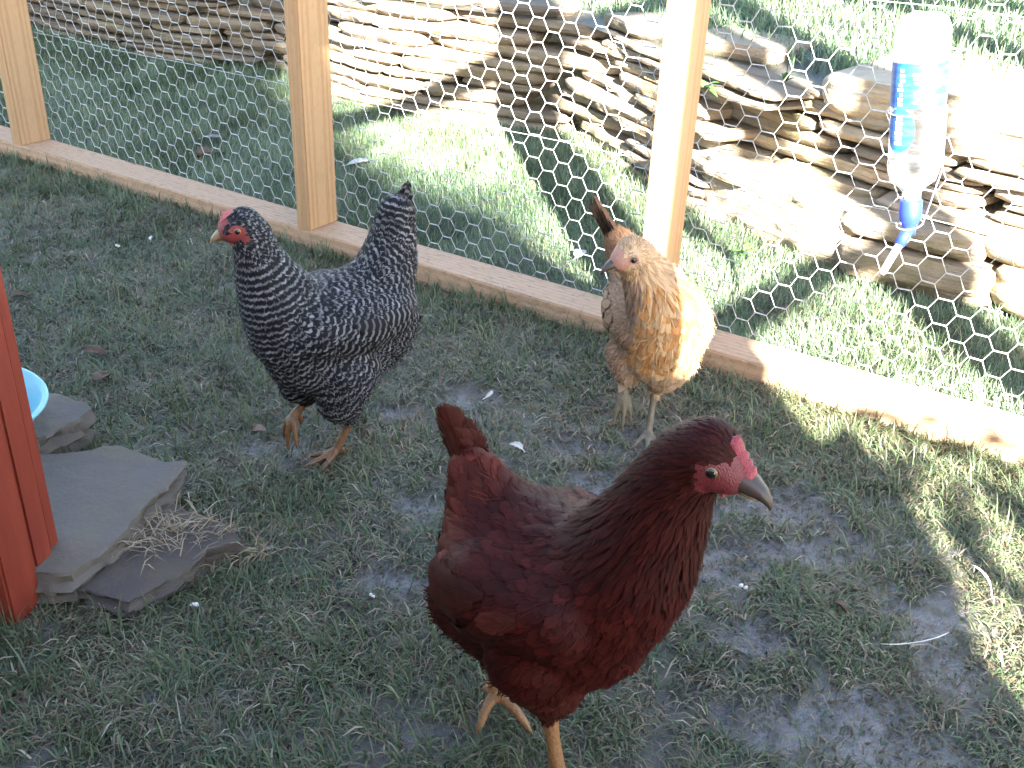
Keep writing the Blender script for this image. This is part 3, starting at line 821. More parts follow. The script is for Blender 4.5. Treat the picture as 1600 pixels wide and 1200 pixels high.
    def leaf(u, v):
        ph = u * 2 * math.pi; return fa + .12 + .11 * v * math.cos(ph), .167 + .005 * v * math.sin(ph)
    wrap('red_mark', 0, 1, 0, 1, r + .0014, M_redl, L1, leaf)
    for k in range(6): stroke(fa - .62, .094 + k * .0070, .16 - .03 * (k % 2), .0022, L2)
    # water left in the neck end
    wat = lathe('water', [(.0003, .004), (.012, .004), (.0125, .016), (.019, .024), (.031, .034), (.035, .046), (.0362, .056), (.0362, .062), (.0003, .062)], M_water.m, root, 32)
    M_cap = plain('blue_cap', (.012, .03, .36), .35)
    cap = lathe('cap', [(.0003, .004), (.0155, .004), (.0165, .002), (.0168, -.016), (.0165, -.026), (.013, -.030), (.0098, -.040), (.009, -.050), (.0003, -.050)], M_cap, root, 28)
    M_tube = plain('steel_tube', (.72, .70, .66), .3, .5, .6)
    td = (-.32 * U - .55 * N - .78 * Zx).normalized()
    p0 = Vector((0, 0, -.040))
    v, f = tube([p0, p0 + td * .030], [.0095, .008], 14); obj('spout_base', v, f, M_cap, root)
    v, f = tube([p0 + td * .028, p0 + td * .076, p0 + td * .080], [.0058, .0054, .0035], 14); obj('spout', v, f, M_tube, root)
    # wire holder
    parts = []
    for z in (.137, -.034):
        rr = r + .0022 if z > 0 else .0185
        ring = [Vector((rr * math.cos(a), rr * math.sin(a), z + .004 * math.sin(a + 1))) for a in np.linspace(0, 2 * math.pi, 37)]
        parts.append(tube(ring, .0010, 6))
    for a in (fa + 1.35,):
        for da in (0, .16):
            pa = [Vector(((r + .0022) * math.cos(a + da), (r + .0022) * math.sin(a + da), z)) for z in (.137, .05)] + [Vector((.0185 * math.cos(a + da), .0185 * math.sin(a + da), -.034))]
            parts.append(tube(pa, .0010, 6))
    obj('wire_holder', *merge(parts), M_wire, root)
    root.rotation_euler = Matrix.Rotation(R(-8.5), 4, N).to_euler()
bottle()
# ------------------------------------------------------------------ hens
def ico_parts():
    bm = bmesh.new(); bmesh.ops.create_icosphere(bm, subdivisions=3, radius=1)
    v = np.array([tuple(a.co) for a in bm.verts]); f = np.array([[x.index for x in fc.verts] for fc in bm.faces]); bm.free(); return v, f
ICO_V, ICO_F = ico_parts()
def chain_spheres(nodes):
    """nodes: list of chains, each a list of (x,y,z,r[,squash_y]); spheres interpolated along each chain"""
    cs = []
    for ch in nodes:
        for a, b in zip(ch[:-1], ch[1:]):
            a = np.array(a[:4]); b = np.array(b[:4]); d = np.linalg.norm(a[:3] - b[:3]); n = max(1, int(d / (0.22 * min(a[3], b[3]) + .0004)))
            for k in range(n): cs.append(a + (b - a) * k / n)
        cs.append(np.array(ch[-1][:4]))
    return np.array(cs)
def remesh_body(cs, voxel, smooth_w, iters):
    V = (ICO_V[None] * cs[:, None, 3:4] + cs[:, None, :3]).reshape(-1, 3)
    F = (ICO_F[None] + (np.arange(len(cs)) * len(ICO_V))[:, None, None]).reshape(-1, 3)
    tmp = quick_mesh('tmp', V, None, F)
    md = tmp.modifiers.new('r', 'REMESH'); md.mode = 'VOXEL'; md.voxel_size = voxel; md.adaptivity = 0
    dg = bpy.context.evaluated_depsgraph_get(); dg.update()
    me = bpy.data.meshes.new_from_object(tmp.evaluated_get(dg))
    bpy.data.objects.remove(tmp)
    n = len(me.vertices); co = np.empty(n * 3, np.float32); me.vertices.foreach_get('co', co); co = co.reshape(-1, 3).astype(float)
    ed = np.empty(len(me.edges) * 2, np.int32); me.edges.foreach_get('vertices', ed); ed = ed.reshape(-1, 2)
    deg = np.bincount(ed.ravel(), minlength=n)[:, None]
    wv = smooth_w(co)[:, None]
    for _ in range(iters):
        s_ = np.zeros_like(co)
        for ax in range(3):
            s_[:, ax] = np.bincount(ed[:, 0], co[ed[:, 1], ax], n) + np.bincount(ed[:, 1], co[ed[:, 0], ax], n)
        co += wv * (s_ / np.maximum(deg, 1) - co) * .7
    me.vertices.foreach_set('co', co.astype(np.float32).ravel()); me.update()
    return me, co

def feather_mat(kind):
    t = NT(kind + '_feather')
    uv = t.attr('fuv'); sx_ = t.n('ShaderNodeSeparateXYZ'); t.l(uv.outputs['Vector'], sx_.inputs[0])
    u, v, s = sx_.outputs[0], sx_.outputs[1], sx_.outputs[2]
    col = t.attr('Col').outputs['Color']; rnd = t.attr('rnd').outputs['Fac']
    au = t.math('ABSOLUTE', u)
    cmb = t.n('ShaderNodeCombineXYZ'); t.l(t.math('SUBTRACT', t.math('MULTIPLY', v, 7.0), t.math('MULTIPLY', au, 3.5)), cmb.inputs[0]); t.l(t.math('MULTIPLY', u, .5), cmb.inputs[1]); t.l(t.math('MULTIPLY', rnd, 50.0), cmb.inputs[2])
    barb = t.noise(cmb.outputs[0], 3.2, 3, .7)
    eg = t.math('MAXIMUM', t.math('POWER', v, 3.0), t.math('MULTIPLY', au, .96))
    alpha = t.ramp(t.math('ADD', eg, t.math('MULTIPLY', t.math('SUBTRACT', barb, .5), 1.5)), [(.86, 1.0), (.98, 0.0)])
    t.l(alpha, t.b.inputs['Alpha'])
    shaft = t.ramp(au, [(0.0, 1.0), (.10, 0.0)])
    if kind == 'barred':
        ph = t.math('ADD', t.math('MULTIPLY', s, 6.2832), t.math('ADD', t.math('MULTIPLY', t.math('MULTIPLY', u, u), 1.5), t.math('MULTIPLY', barb, 1.9)))
        w_ = t.math('SINE', ph)
        m = t.ramp(t.math('MULTIPLY_ADD', w_, .5, .5), [(.62, 0.0), (.88, 1.0)])
        whit = t.mix(rnd, (.085, .085, .092), (.22, .22, .235))
        c = t.mix(t.math('MULTIPLY', m, t.ramp(barb, [(.2, .6), (.5, 1.0)])), (.010, .010, .013), whit)
        c = t.mix(1.0, c, col, 'MULTIPLY')
    elif kind == 'red':
        c = t.mix(t.ramp(v, [(.2, .0), (1.0, .55)]), col, t.mix(1.0, col, (1.9, 1.7, 1.6), 'MULTIPLY'))
        c = t.mix(t.ramp(barb, [(.35, 0.0), (.75, .85)]), c, (.007, .0022, .002))
        c = t.mix(t.math('MULTIPLY', shaft, .35), c, (.015, .005, .004))
    else:
        edge_ = t.math('ADD', t.math('MULTIPLY', au, .5), t.math('MULTIPLY', v, .75))
        rim = t.ramp(t.math('ADD', edge_, t.math('MULTIPLY', barb, .12)), [(.70, 0.0), (.80, 1.0), (.93, .9), (1.0, .2)])
        c = t.mix(t.math('MULTIPLY', rim, s), col, (.085, .045, .03))
        c = t.mix(t.math('MULTIPLY', barb, .35), c, (.22, .12, .055))
    t.bump(t.math('ADD', barb, t.math('MULTIPLY', shaft, .3)), .35, .0008)
    t.base(c, {'barred': .55, 'red': .5, 'buff': .65}[kind], .10)
    return t.m

def make_feathers(bvh, seeds, name, mat, parent, push=0.0):
    """seeds: list of (pos, dir, length, width, lift, col, bar, rnd, curl, point)"""
    NR = 6
    V = []; UV = []; CO = []; RN = []; F4 = []
    for (p, d, L, Wd, lift, col, bar, rnd, curl, point, stiff) in seeds:
        pos, nrm, _, _ = bvh.find_nearest(p)
        if pos is None: continue
        nn = nrm.copy(); d = (d - nn * d.dot(nn)).normalized()
        side = nn.cross(d).normalized()
        cur = pos.copy(); base = len(V); rowc = []
        for r_ in range(NR):
            v = r_ / (NR - 1)
            if stiff: cpos = pos + d * (L * v); n2 = nn
            else:
                q, n2, _, _ = bvh.find_nearest(cur)
                cpos = q; n2 = (n2 * .6 + nn * .4).normalized()
            off = .0006 + push + lift * L * v ** 1.3 - curl * L * v * v
            cpos = cpos + n2 * off
            if point: wv = Wd * max(.06, (1 - v) ** .55 * min(1, .45 + 2.2 * v))
            else: wv = Wd * min(1.0, .35 + 2.4 * v) * math.sqrt(max(0.05, 1 - max(0, (v - .55) / .45) ** 2.2))
            sd = (side - n2 * side.dot(n2)).normalized()
            for uu in (-1, 0, 1):
                q = cpos + sd * (uu * wv * .5) - n2 * (abs(uu) * wv * .10)
                V.append(q); UV.append((uu, v, bar(q, v) if callable(bar) else bar)); CO.append((*col, 1)); RN.append(rnd)
            if not stiff:
                dd = d - n2 * d.dot(n2)
                if dd.length > 1e-5: d = dd.normalized()
                cur = q_ if False else (cpos - n2 * off) + d * (L / (NR - 1))
        for r_ in range(NR - 1):
            for c_ in range(2):
                a = base + r_ * 3 + c_; F4.append((a, a + 1, a + 4, a + 3))
    if not V: return None
    return quick_mesh(name, np.array([tuple(v) for v in V]), np.array(F4), None, mat, parent,
                      attrs={'fuv': ('FLOAT_VECTOR', np.array(UV)), 'Col': ('FLOAT_COLOR', np.array(CO)), 'rnd': ('FLOAT', np.array(RN))})

def skin_mat(name, c1, c2, scale=180, rough=.45, ssp=True, bump=.5):
    t = NT(name)
    co = t.coord('Object')
    vo = t.n('ShaderNodeTexVoronoi'); vo.inputs['Scale'].default_value = scale; t.l(co, vo.inputs['Vector'])
    f = t.noise(co, scale * .4, 4)
    c = t.mix(f, c1, c2); c = t.mix(t.math('MULTIPLY', vo.outputs['Distance'], .35), c, tuple(x * .45 for x in c1))
    t.bump(vo.outputs['Distance'], bump, .0012)
    t.base(c, rough, .5)
    return t.m
def leg_chains(spec):
    """spec: thigh top, knee(mid thigh), hock, ankle, toes dirs list [(dx,dy,dz,len)...] -> chains"""
    out = []
    tt, kn, hk, an, toes = spec['thigh'], spec['knee'], spec['hock'], spec['ankle'], spec['toes']
    out.append([(*tt, spec.get('rt', .046)), (*kn, spec.get('rk', .030)), (*hk, .0115)])
    k_ = spec.get('kl', 1.0)
    shank = [[(*hk, .0095), (*[(a + b) / 2 for a, b in zip(hk, an)], .0056 * k_), (*an, .0068 * k_)]]
    for pts in toes:
        L = len(pts)
        ch = [(*an, .0058 * k_)]
        for i, p in enumerate(pts[:-1]): ch.append((*p, (.0048 - .0007 * i) * k_))
        ch.append((*pts[-1], .0016))
        shank.append(ch)
    return out, shank
def toe(an, yaw, L, z=.004, drop=None, bend=0.0):
    d = Vector((math.cos(yaw), math.sin(yaw), 0))
    a = Vector(an)
    if drop is None:
        return [tuple((a + d * L * .33).xy) + (z + .004,), tuple((a + d * L * .66).xy) + (z + .0015,), tuple((a + d * L * .88).xy) + (z,), tuple((a + d * L * 1.08).xy) + (z - .001,)]
    dr = Vector(drop)
    return [tuple(a + d * L * .3 + dr * .2), tuple(a + d * L * .45 + dr * .5), tuple(a + d * L * .5 + dr * .8), tuple(a + d * L * .48 + dr * 1.05)]

def build_hen(cfg):
    shr = cfg.get('shrink', .93)
    cfg['torso'] = [[(n[0], n[1], n[2], n[3] * (shr if n[3] > .03 else 1)) + tuple(n[4:]) for n in ch] for ch in cfg['torso']]
    root_loc = Vector(cfg['loc']); yaw = R(cfg['yaw']); sc_ = cfg.get('scale', 1)
    torso, legs = cfg['torso'], []
    shanks = []
    for L_ in cfg['legs']:
        a, b = leg_chains(L_); legs += a; shanks += b
    thighs = legs
    flat_nodes = [n for ch in torso + thighs for n in ch]
    cs = np.concatenate([chain_spheres([[n[:4] for n in ch] for ch in torso]), chain_spheres(thighs), chain_spheres(shanks)])
    sh = chain_spheres(shanks)
    def wfun(co):
        d = np.min(np.linalg.norm(co[:, None, :] - sh[None, ::3, :3], axis=2), axis=1) if len(sh) else np.ones(len(co))
        hd = np.linalg.norm(co - np.array(cfg['head_c'])[None], axis=1)
        return np.clip((d - .012) / .02, 0, 1) * np.clip((hd - .02) / .04, .12, 1)
    me, co = remesh_body(cs, .0026, wfun, 26)
    body = bpy.data.objects.new(cfg['name'], me); C.objects.link(body)
    body.location = root_loc; body.rotation_euler = (0, 0, yaw)
    tag(body, cfg['label'], 'hen')
    me.materials.clear()
    for m in (cfg['under'], cfg['skin'], cfg['shank']): me.materials.append(m)
    me.polygons.foreach_set('use_smooth', np.ones(len(me.polygons), bool))
    # material regions: bare face, legs
    npoly = len(me.polygons); pc = np.empty(npoly * 3, np.float32); me.polygons.foreach_get('center', pc); pc = pc.reshape(-1, 3)
    pn = np.empty(npoly * 3, np.float32); me.polygons.foreach_get('normal', pn); pn = pn.reshape(-1, 3)
    ar = np.empty(npoly, np.float32); me.polygons.foreach_get('area', ar)
    th = chain_spheres(thighs)
    dsh = np.min(np.linalg.norm(pc[:, None] - sh[None, ::2, :3], axis=2) - sh[None, ::2, 3], axis=1)
    tn = np.concatenate([chain_spheres([[n[:4] for n in ch] for ch in torso]), th])
    dto = np.min(np.linalg.norm(pc[:, None] - tn[None, :, :3], axis=2) - tn[None, :, 3], axis=1)
    isleg = (dsh < dto - .0002) & (pc[:, 2] < cfg['leg_top'])
    # head frame
    hc = Vector(cfg['head_c']); hf = Vector(cfg['head_f']).normalized(); hl = Zx.cross(hf).normalized(); hu = hf.cross(hl)
    q = pc - np.array(hc)
    fx = q @ np.array(hf); fy = q @ np.array(hl); fz = q @ np.array(hu); hs_ = cfg['head_s']
    inface = np.zeros(npoly, bool)
    for (cx, cz, rx, rz) in cfg['face']:
        inface |= (((fx / hs_ - cx) / rx) ** 2 + ((fz / hs_ - cz) / rz) ** 2 < 1 + .25 * np.sin(pc[:, 0] * 900) * np.cos(pc[:, 2] * 800)) & (np.linalg.norm(q, axis=1) < 2.6 * hs_)
    inface |= (fx > hs_ * .72) & (fz > hs_ * -.7) & (np.abs(fy) < hs_ * cfg.get('bare_w', .55)) & (np.linalg.norm(q, axis=1) < 2.6 * hs_)
    mi = np.zeros(npoly, np.int32); mi[inface] = 1; mi[isleg] = 2
    me.polygons.foreach_set('material_index', mi)
    # BVH
    bvh = BVHTree.FromPolygons([Vector(c) for c in co], [tuple(p.vertices) for p in me.polygons])
    # feather seeds: dart throwing weighted by local feather size
    nodes = cfg['torso_nodes'] if 'torso_nodes' in cfg else [n for ch in torso for n in ch if len(n) > 4]
    nodes = nodes + [n for L_ in cfg['legs'] for n in L_['fnodes']]
    NP = np.array([n[:3] for n in nodes]); NR_ = np.array([n[3] for n in nodes]); ND_ = np.array([n[4] for n in nodes], float); NL = np.array([n[5] for n in nodes]); NW = np.array([n[6] for n in nodes])
    rg = np.random.default_rng(cfg['seed'])
    prob = ar.copy(); prob[mi == 2] = 0; prob[mi == 1] = 0
    prob /= prob.sum()
    cand = rg.choice(npoly, 26000, p=prob)
    def field(P):
        d2 = np.linalg.norm(NP - P, axis=1) / (NR_ * 1.1)
        w_ = np.exp(-d2 * d2 * 1.6) + 1e-9; w_ /= w_.sum()
        return w_ @ ND_, w_ @ NL, w_ @ NW
    grid = {}
    seeds = []; cell = .004
    for ci in cand:
        P = pc[ci]; D, L, Wd = field(P)
        rad = Wd * cfg.get('space', .46)
        key = (int(P[0] / .006), int(P[1] / .006), int(P[2] / .006)); kr = int(rad / .006) + 1
        ok = True
        for a in range(-kr, kr + 1):
            for b in range(-kr, kr + 1):
                for c_ in range(-kr, kr + 1):
                    for o_ in grid.get((key[0] + a, key[1] + b, key[2] + c_), ()):
                        if (o_[0] - P[0]) ** 2 + (o_[1] - P[1]) ** 2 + (o_[2] - P[2]) ** 2 < rad * rad: ok = False; break
                    if not ok: break
                if not ok: break
            if not ok: break
        if not ok: continue
        grid.setdefault(key, []).append(P)
        seeds.append((P, D, L, Wd))
    kind = cfg['kind']; colf = cfg['col']; period = cfg.get('period', .007)
    out = []
    for P, D, L, Wd in seeds:
        Dv = Vector(D) + Vector(rg.normal(0, .10, 3))
        rnd = rg.random(); jit = rg.normal(0, .07)
        col = colf(P, rg)
        if kind == 'barred':
            Dn = Vector(D).normalized(); hd = (Vector(P) - hc).length
            per = period * min(1, max(.55, hd / .09))
            dd = Dn.copy(); ph0 = Vector(P).dot(dd)
            bar = (lambda q, v, dd=dd, per=period, j=jit: q.dot(dd) / per + j)
        elif kind == 'buff': bar = cfg['spot'](P)
        else: bar = 0.0
        fl = cfg.get('fluffy', lambda P: 0)(P)
        out.append((Vector(P), Dv, L * rg.uniform(.85, 1.15), Wd * rg.uniform(.85, 1.1), (.10 if kind == 'red' else .07) + .10 * fl + rg.uniform(0, .05), col, bar, rnd, 0.0, Wd < .0085 or L / Wd > 2.6, False))
    # downy strands that break up the outline
    for ci in rg.choice(npoly, 5200, p=prob):
        P = pc[ci]; D, L, Wd = field(P); fl = cfg.get('fluffy', lambda P: 0)(P)
        if (Vector(P) - hc).length < .04: continue
        if fl < .5 and rg.random() > .35: continue
        out.append((Vector(P), Vector(D) + Vector(rg.normal(0, .25, 3)), L * rg.uniform(.6, 1.0), .0016 + .001 * rg.random(), .22 + .25 * fl, colf(P, rg), 0.0 if kind != 'barred' else (lambda q, v, dd=Vector(D).normalized(), j=rg.normal(0, .2): q.dot(dd) / period + j), rg.random(), 0.0, True, False))
    fm = cfg['fmat']
    make_feathers(bvh, out, 'plumage', fm, body)
    # wings: coverts edge and folded flight feathers
    for sgn in (1, -1):
        ws = []
        for row in cfg['wing']:
            (x0, y0, z0), (x1, y1, z1), n_, L, Wd, ddir, lift = row
            for i_ in range(n_):
                f = i_ / max(1, n_ - 1)
                p = Vector((x0 + (x1 - x0) * f, sgn * (y0 + (y1 - y0) * f), z0 + (z1 - z0) * f))
                dv = Vector((ddir[0], sgn * ddir[1], ddir[2] + .12 * (f - .5))) + Vector(rg.normal(0, .03, 3))
                c_ = cfg['wcol'](p, rg)
                j = rg.normal(0, .15)
                bar = (lambda q, v, dd=dv.normalized(), j=j: q.dot(dd) / (period * 1.15) + j) if kind == 'barred' else (.8 if kind == 'buff' else 0.0)
                ws.append((p, dv, L * rg.uniform(.92, 1.08), Wd, lift, c_, bar, rg.random(), 0.0, False, False))
        make_feathers(bvh, ws, 'wing', fm, body, push=.005)
    # tail
    ts = []
    for (p, d, L, Wd) in cfg['tail']:
        dv = Vector(d).normalized()
        j = rg.normal(0, .1); tc = cfg['tcol'](p, rg)
        bar = (lambda q, v, dd=dv, j=j: q.dot(dd) / (period * 1.3) + j) if kind == 'barred' else (.5 if kind == 'buff' else 0.0)
        ts.append((Vector(p), dv, L, Wd, tc, bar, rg.random()))
    V, UV, CO, RN, F4 = [], [], [], [], []
    for p, d, L, Wd, tc, bar, rnd in ts:
        side0 = Vector((d.z * 0, 1, 0)) if abs(d.y) < .9 else Vector((1, 0, 0))
        side = (Vector((0, 1, 0)).cross(d)).normalized()    # feathers stand on edge in a folded tail, turned outwards
        out_ = Vector((0, 1 if p.y >= 0 else -1, 0))
        sd = (side * .75 + Vector((0, .35 * (1 if p.y >= 0 else -1), 0))); sd = (sd - d * sd.dot(d)).normalized()
        nn = sd.cross(d).normalized(); base = len(V); NRr = 9
        for r_ in range(NRr):
            v = r_ / (NRr - 1); c_ = p + d * L * v + Vector((-.10, 0, -.03)) * L * v * v
            wv = Wd * min(1, .4 + 2 * v) * math.sqrt(max(0, 1 - max(0, (v - .7) / .3) ** 2.2))
            for uu in (-1, -.5, 0, .5, 1):
                q = c_ + sd * uu * wv * .5 + nn * (-.18 * uu * uu * wv)
                V.append(q); UV.append((uu, v, bar(q, v) if callable(bar) else bar)); CO.append((*tc, 1)); RN.append(rnd)
        for r_ in range(NRr - 1):
            for k in range(4):
                a = base + r_ * 5 + k; F4.append((a, a + 1, a + 6, a + 5))
    quick_mesh('tail', np.array([tuple(v) for v in V]), np.array(F4), None, fm, body, attrs={'fuv': ('FLOAT_VECTOR', np.array(UV)), 'Col': ('FLOAT_COLOR', np.array(CO)), 'rnd': ('FLOAT', np.array(RN))})
    # head furniture
    def H(x, y, z): return hc + hf * (x * hs_) + hl * (y * hs_) + hu * (z * hs_)
    # beak (upper hooked over lower); units of head radius
    bk = cfg.get('beak', 1.0)
    def bpath(pts, segs=14, flat=1.0): 
        P_ = [H(*p[:3]) for p in pts]; return tube(P_, [p[3] * hs_ for p in pts], segs, flat, up=hu)
    x0 = cfg.get('beak_x', .95)
    v, f = bpath([(x0 - .35, 0, -.08, .52), (x0, 0, -.10, .45), (x0 + .35 * bk, 0, -.12, .35), (x0 + .65 * bk, 0, -.18, .245), (x0 + .90 * bk, 0, -.30, .15), (x0 + 1.02 * bk, 0, -.44, .07), (x0 + 1.04 * bk, 0, -.52, .02)], 16, .85)
    up_ = obj('upper_beak', v, f, cfg['beakm'], body)
    v, f = bpath([(x0 - .25, 0, -.34, .34), (x0 + .05, 0, -.36, .28), (x0 + .4 * bk, 0, -.40, .18), (x0 + .68 * bk, 0, -.44, .07)], 14, .6)
    obj('lower_beak', v, f, cfg['beakm2'], body)
    nv = []
    for sg in (1, -1):
        v, f = tube([H(x0 + .12, sg * .33, -.02), H(x0 + .30, sg * .27, -.08)], [.03 * hs_, .02 * hs_], 8); nv.append((v, f))
    obj('nostril', *merge(nv), M_pupil, up_)
    # comb: low serrated blade from the beak back over the forehead
    prof = cfg['comb']          # (x, z_base, height)
    V, F = [], []
    npf = len(prof)
    for (cx, zb, h) in prof:
        tks = cfg.get('comb_t', .13)
        for (yy, hh) in ((tks, 0), (tks * .8, .45), (tks * .35, .85), (0, 1.0), (-tks * .35, .85), (-tks * .8, .45), (-tks, 0)):
            V.append(H(cx, yy, zb + h * hh))
    for i_ in range(npf - 1):
        for k in range(6): a = i_ * 7 + k; F.append((a, a + 7, a + 8, a + 1))
    F.append(tuple(range(7))); F.append(tuple((npf - 1) * 7 + k for k in range(7))[::-1])
    obj('comb', V, F, cfg['combm'], body)
    # small wattles
    wt = []
    for sg in (1, -1):
        a = H(x0 - .15, sg * .22, -.55); b = H(x0 - .22, sg * .26, -.55 - cfg.get('wattle', .35))
        v, f = tube([a, a.lerp(b, .5), b], [.10 * hs_, .17 * hs_, .06 * hs_], 10, .5, up=hf); wt.append((v, f))
    obj('wattles', *merge(wt), cfg['combm'], body)
    # eyes with lids
    ex, ez, er = cfg.get('eye', (.42, .12, .20))
    for sg in (1, -1):
        start = H(ex, sg * 3, ez); loc_, nr_, _, _ = bvh.ray_cast(start, -hl * sg)
        if loc_ is None: loc_ = H(ex, sg * .7, ez); nr_ = hl * sg
        od = (hl * sg * .9 + hf * .25 + hu * .08).normalized()
        c0 = loc_ - od * er * hs_ * .45
        u1 = od.cross(hu).normalized(); u2 = od.cross(u1)
        V, F, ms = [], [], []
        rings = 12; sg_ = 20
        for i_ in range(rings + 1):
            th_ = math.pi * .62 * i_ / rings
            for k in range(sg_):
                a = 2 * math.pi * k / sg_
                V.append(c0 + (od * math.cos(th_) + (u1 * math.cos(a) + u2 * math.sin(a)) * math.sin(th_)) * er * hs_)
        for i_ in range(rings):
            for k in range(sg_):
                F.append((i_ * sg_ + k, i_ * sg_ + (k + 1) % sg_, (i_ + 1) * sg_ + (k + 1) % sg_, (i_ + 1) * sg_ + k))
                ms.append(0 if i_ < 5 else (1 if i_ < 9 else 2))
        eo = obj('eye', V, F, None, body, True, [M_pupil, cfg['iris'], M_pupil], ms)
        ring = [c0 + od * er * hs_ * .34 + (u1 * math.cos(a) * 1.08 + u2 * math.sin(a) * .92) * er * hs_ * .98 for a in np.linspace(0, 2 * math.pi, 25)]
        v, f = tube(ring, er * hs_ * .17, 8, cap=False); obj('eyelid', v, f, cfg['lidm'], eo)
    return body, bvh

M_pupil = plain('pupil', (.006, .005, .005), .08, .6)
M_comb = skin_mat('comb_skin', (.25, .020, .034), (.34, .060, .075), 900, .5)
M_comb_p = skin_mat('pink_skin', (.36, .12, .11), (.42, .19, .17), 700, .6)
M_face = skin_mat('red_face_skin', (.17, .016, .020), (.21, .035, .037), 900, .55)
M_face_r = skin_mat('dusky_face_skin', (.12, .011, .017), (.15, .022, .028), 800, .5)
M_face_p = skin_mat('pale_face_skin', (.30, .13, .10), (.36, .20, .14), 800, .6)
M_beak_y = skin_mat('horn_beak', (.24, .17, .085), (.14, .11, .08), 160, .35, bump=.1)
M_beak_g = skin_mat('slate_beak', (.020, .018, .022), (.070, .038, .024), 90, .45, bump=.1)
M_shank_y = skin_mat('orange_shank', (.30, .15, .06), (.20, .09, .04), 330, .5)
M_shank_o = skin_mat('dusky_orange_shank', (.22, .095, .03), (.045, .035, .03), 330, .5)
M_shank_g = skin_mat('slate_shank', (.10, .09, .07), (.15, .12, .08), 330, .55)
M_iris_o = plain('amber_iris', (.38, .17, .04), .1, .6); M_iris_d = plain('olive_iris', (.16, .11, .04), .1, .6); M_iris_b = plain('brown_iris', (.10, .045, .02), .1, .6)

# flow vectors: down the neck, back along the body, up the tail
NB = (-.30, 0, -.95)
# ---- barred hen
fb = lambda x, y, z, r, d, l, w_: (x, y, z, r, d, l, w_)
barred_torso = [
    [fb(.106, -.004, .372, .0225, (-.9, 0, -.2), .008, .0045), fb(.098, -.002, .356, .026, (-.6, 0, -.7), .012, .0055), fb(.093, 0, .330, .0325, (-.35, 0, -.95), .019, .008), fb(.083, 0, .295, .044, (-.3, 0, -.95), .022, .010),
     fb(.066, 0, .255, .060, (-.25, 0, -.95), .025, .013), fb(.045, 0, .215, .073, (-.5, 0, -.8), .027, .014), fb(.00, 0, .205, .080, (-.9, 0, -.25), .029, .015), fb(-.05, 0, .212, .070, (-.95, 0, -.1), .030, .015),
     fb(-.085, 0, .235, .056, (-.95, 0, .15), .030, .014), fb(-.105, 0, .272, .046, (-.6, 0, .75), .030, .014), fb(-.116, 0, .312, .034, (-.35, 0, .95), .030, .014), fb(-.122, 0, .345, .026, (-.2, 0, 1), .028, .013)],
    [fb(.106, -.004, .372, .0225, (-.9, 0, -.2), .008, .0045), fb(.124, -.006, .368, .0165, (-.9, 0, -.1), .006, .004)],
    [fb(.030, 0, .175, .068, (-.75, 0, -.55), .026, .013), fb(-.02, 0, .160, .064, (-.95, 0, -.2), .027, .014), fb(-.075, 0, .170, .056, (-.95, 0, -.15), .030, .014), fb(-.115, 0, .185, .040, (-.9, 0, -.3), .030, .013)],
    [fb(.035, .040, .225, .046, (-.8, 0, -.5), .024, .013), fb(-.02, .046, .222, .046, (-.97, 0, -.1), .030, .016), fb(-.075, .040, .222, .038, (-.97, 0, 0), .032, .016), fb(-.10, .028, .225, .032, (-.97, 0, 0), .032, .015)],
    [fb(.035, -.040, .225, .046, (-.8, 0, -.5), .024, .013), fb(-.02, -.046, .222, .046, (-.97, 0, -.1), .030, .016), fb(-.075, -.040, .222, .038, (-.97, 0, 0), .032, .016), fb(-.10, -.028, .225, .032, (-.97, 0, 0), .032, .015)],
]
def thigh_nodes(tt, kn, hk): return [(*tt, .045, (-.3, 0, -.95), .022, .011), (*kn, .03, (-.1, 0, -1), .018, .008), (*hk, .018, (0, 0, -1), .012, .006)]
def mkleg(thigh, knee, hock, ankle, toes, rt=.046, rk=.028, kl=1.0):
    return dict(kl=kl, thigh=thigh, knee=knee, hock=hock, ankle=ankle, toes=toes, rt=rt, rk=rk, fnodes=thigh_nodes(thigh, knee, hock))
def stand_toes(an, y0, spread=.55, L=.062):
    return [toe(an, y0, L), toe(an, y0 + spread, L * .82), toe(an, y0 - spread, L * .82), toe(an, y0 + math.pi + .25, L * .45)]
wing_rows_b = [
    ((.03, .075, .215), (-.03, .09, .175), 6, .036, .018, (-.95, 0, -.28), .05),
    ((.005, .08, .235), (-.045, .085, .180), 7, .050, .019, (-.97, 0, -.12), .05),
    ((-.03, .08, .235), (-.06, .08, .185), 6, .062, .018, (-.97, -.12, -.02), .04),
]
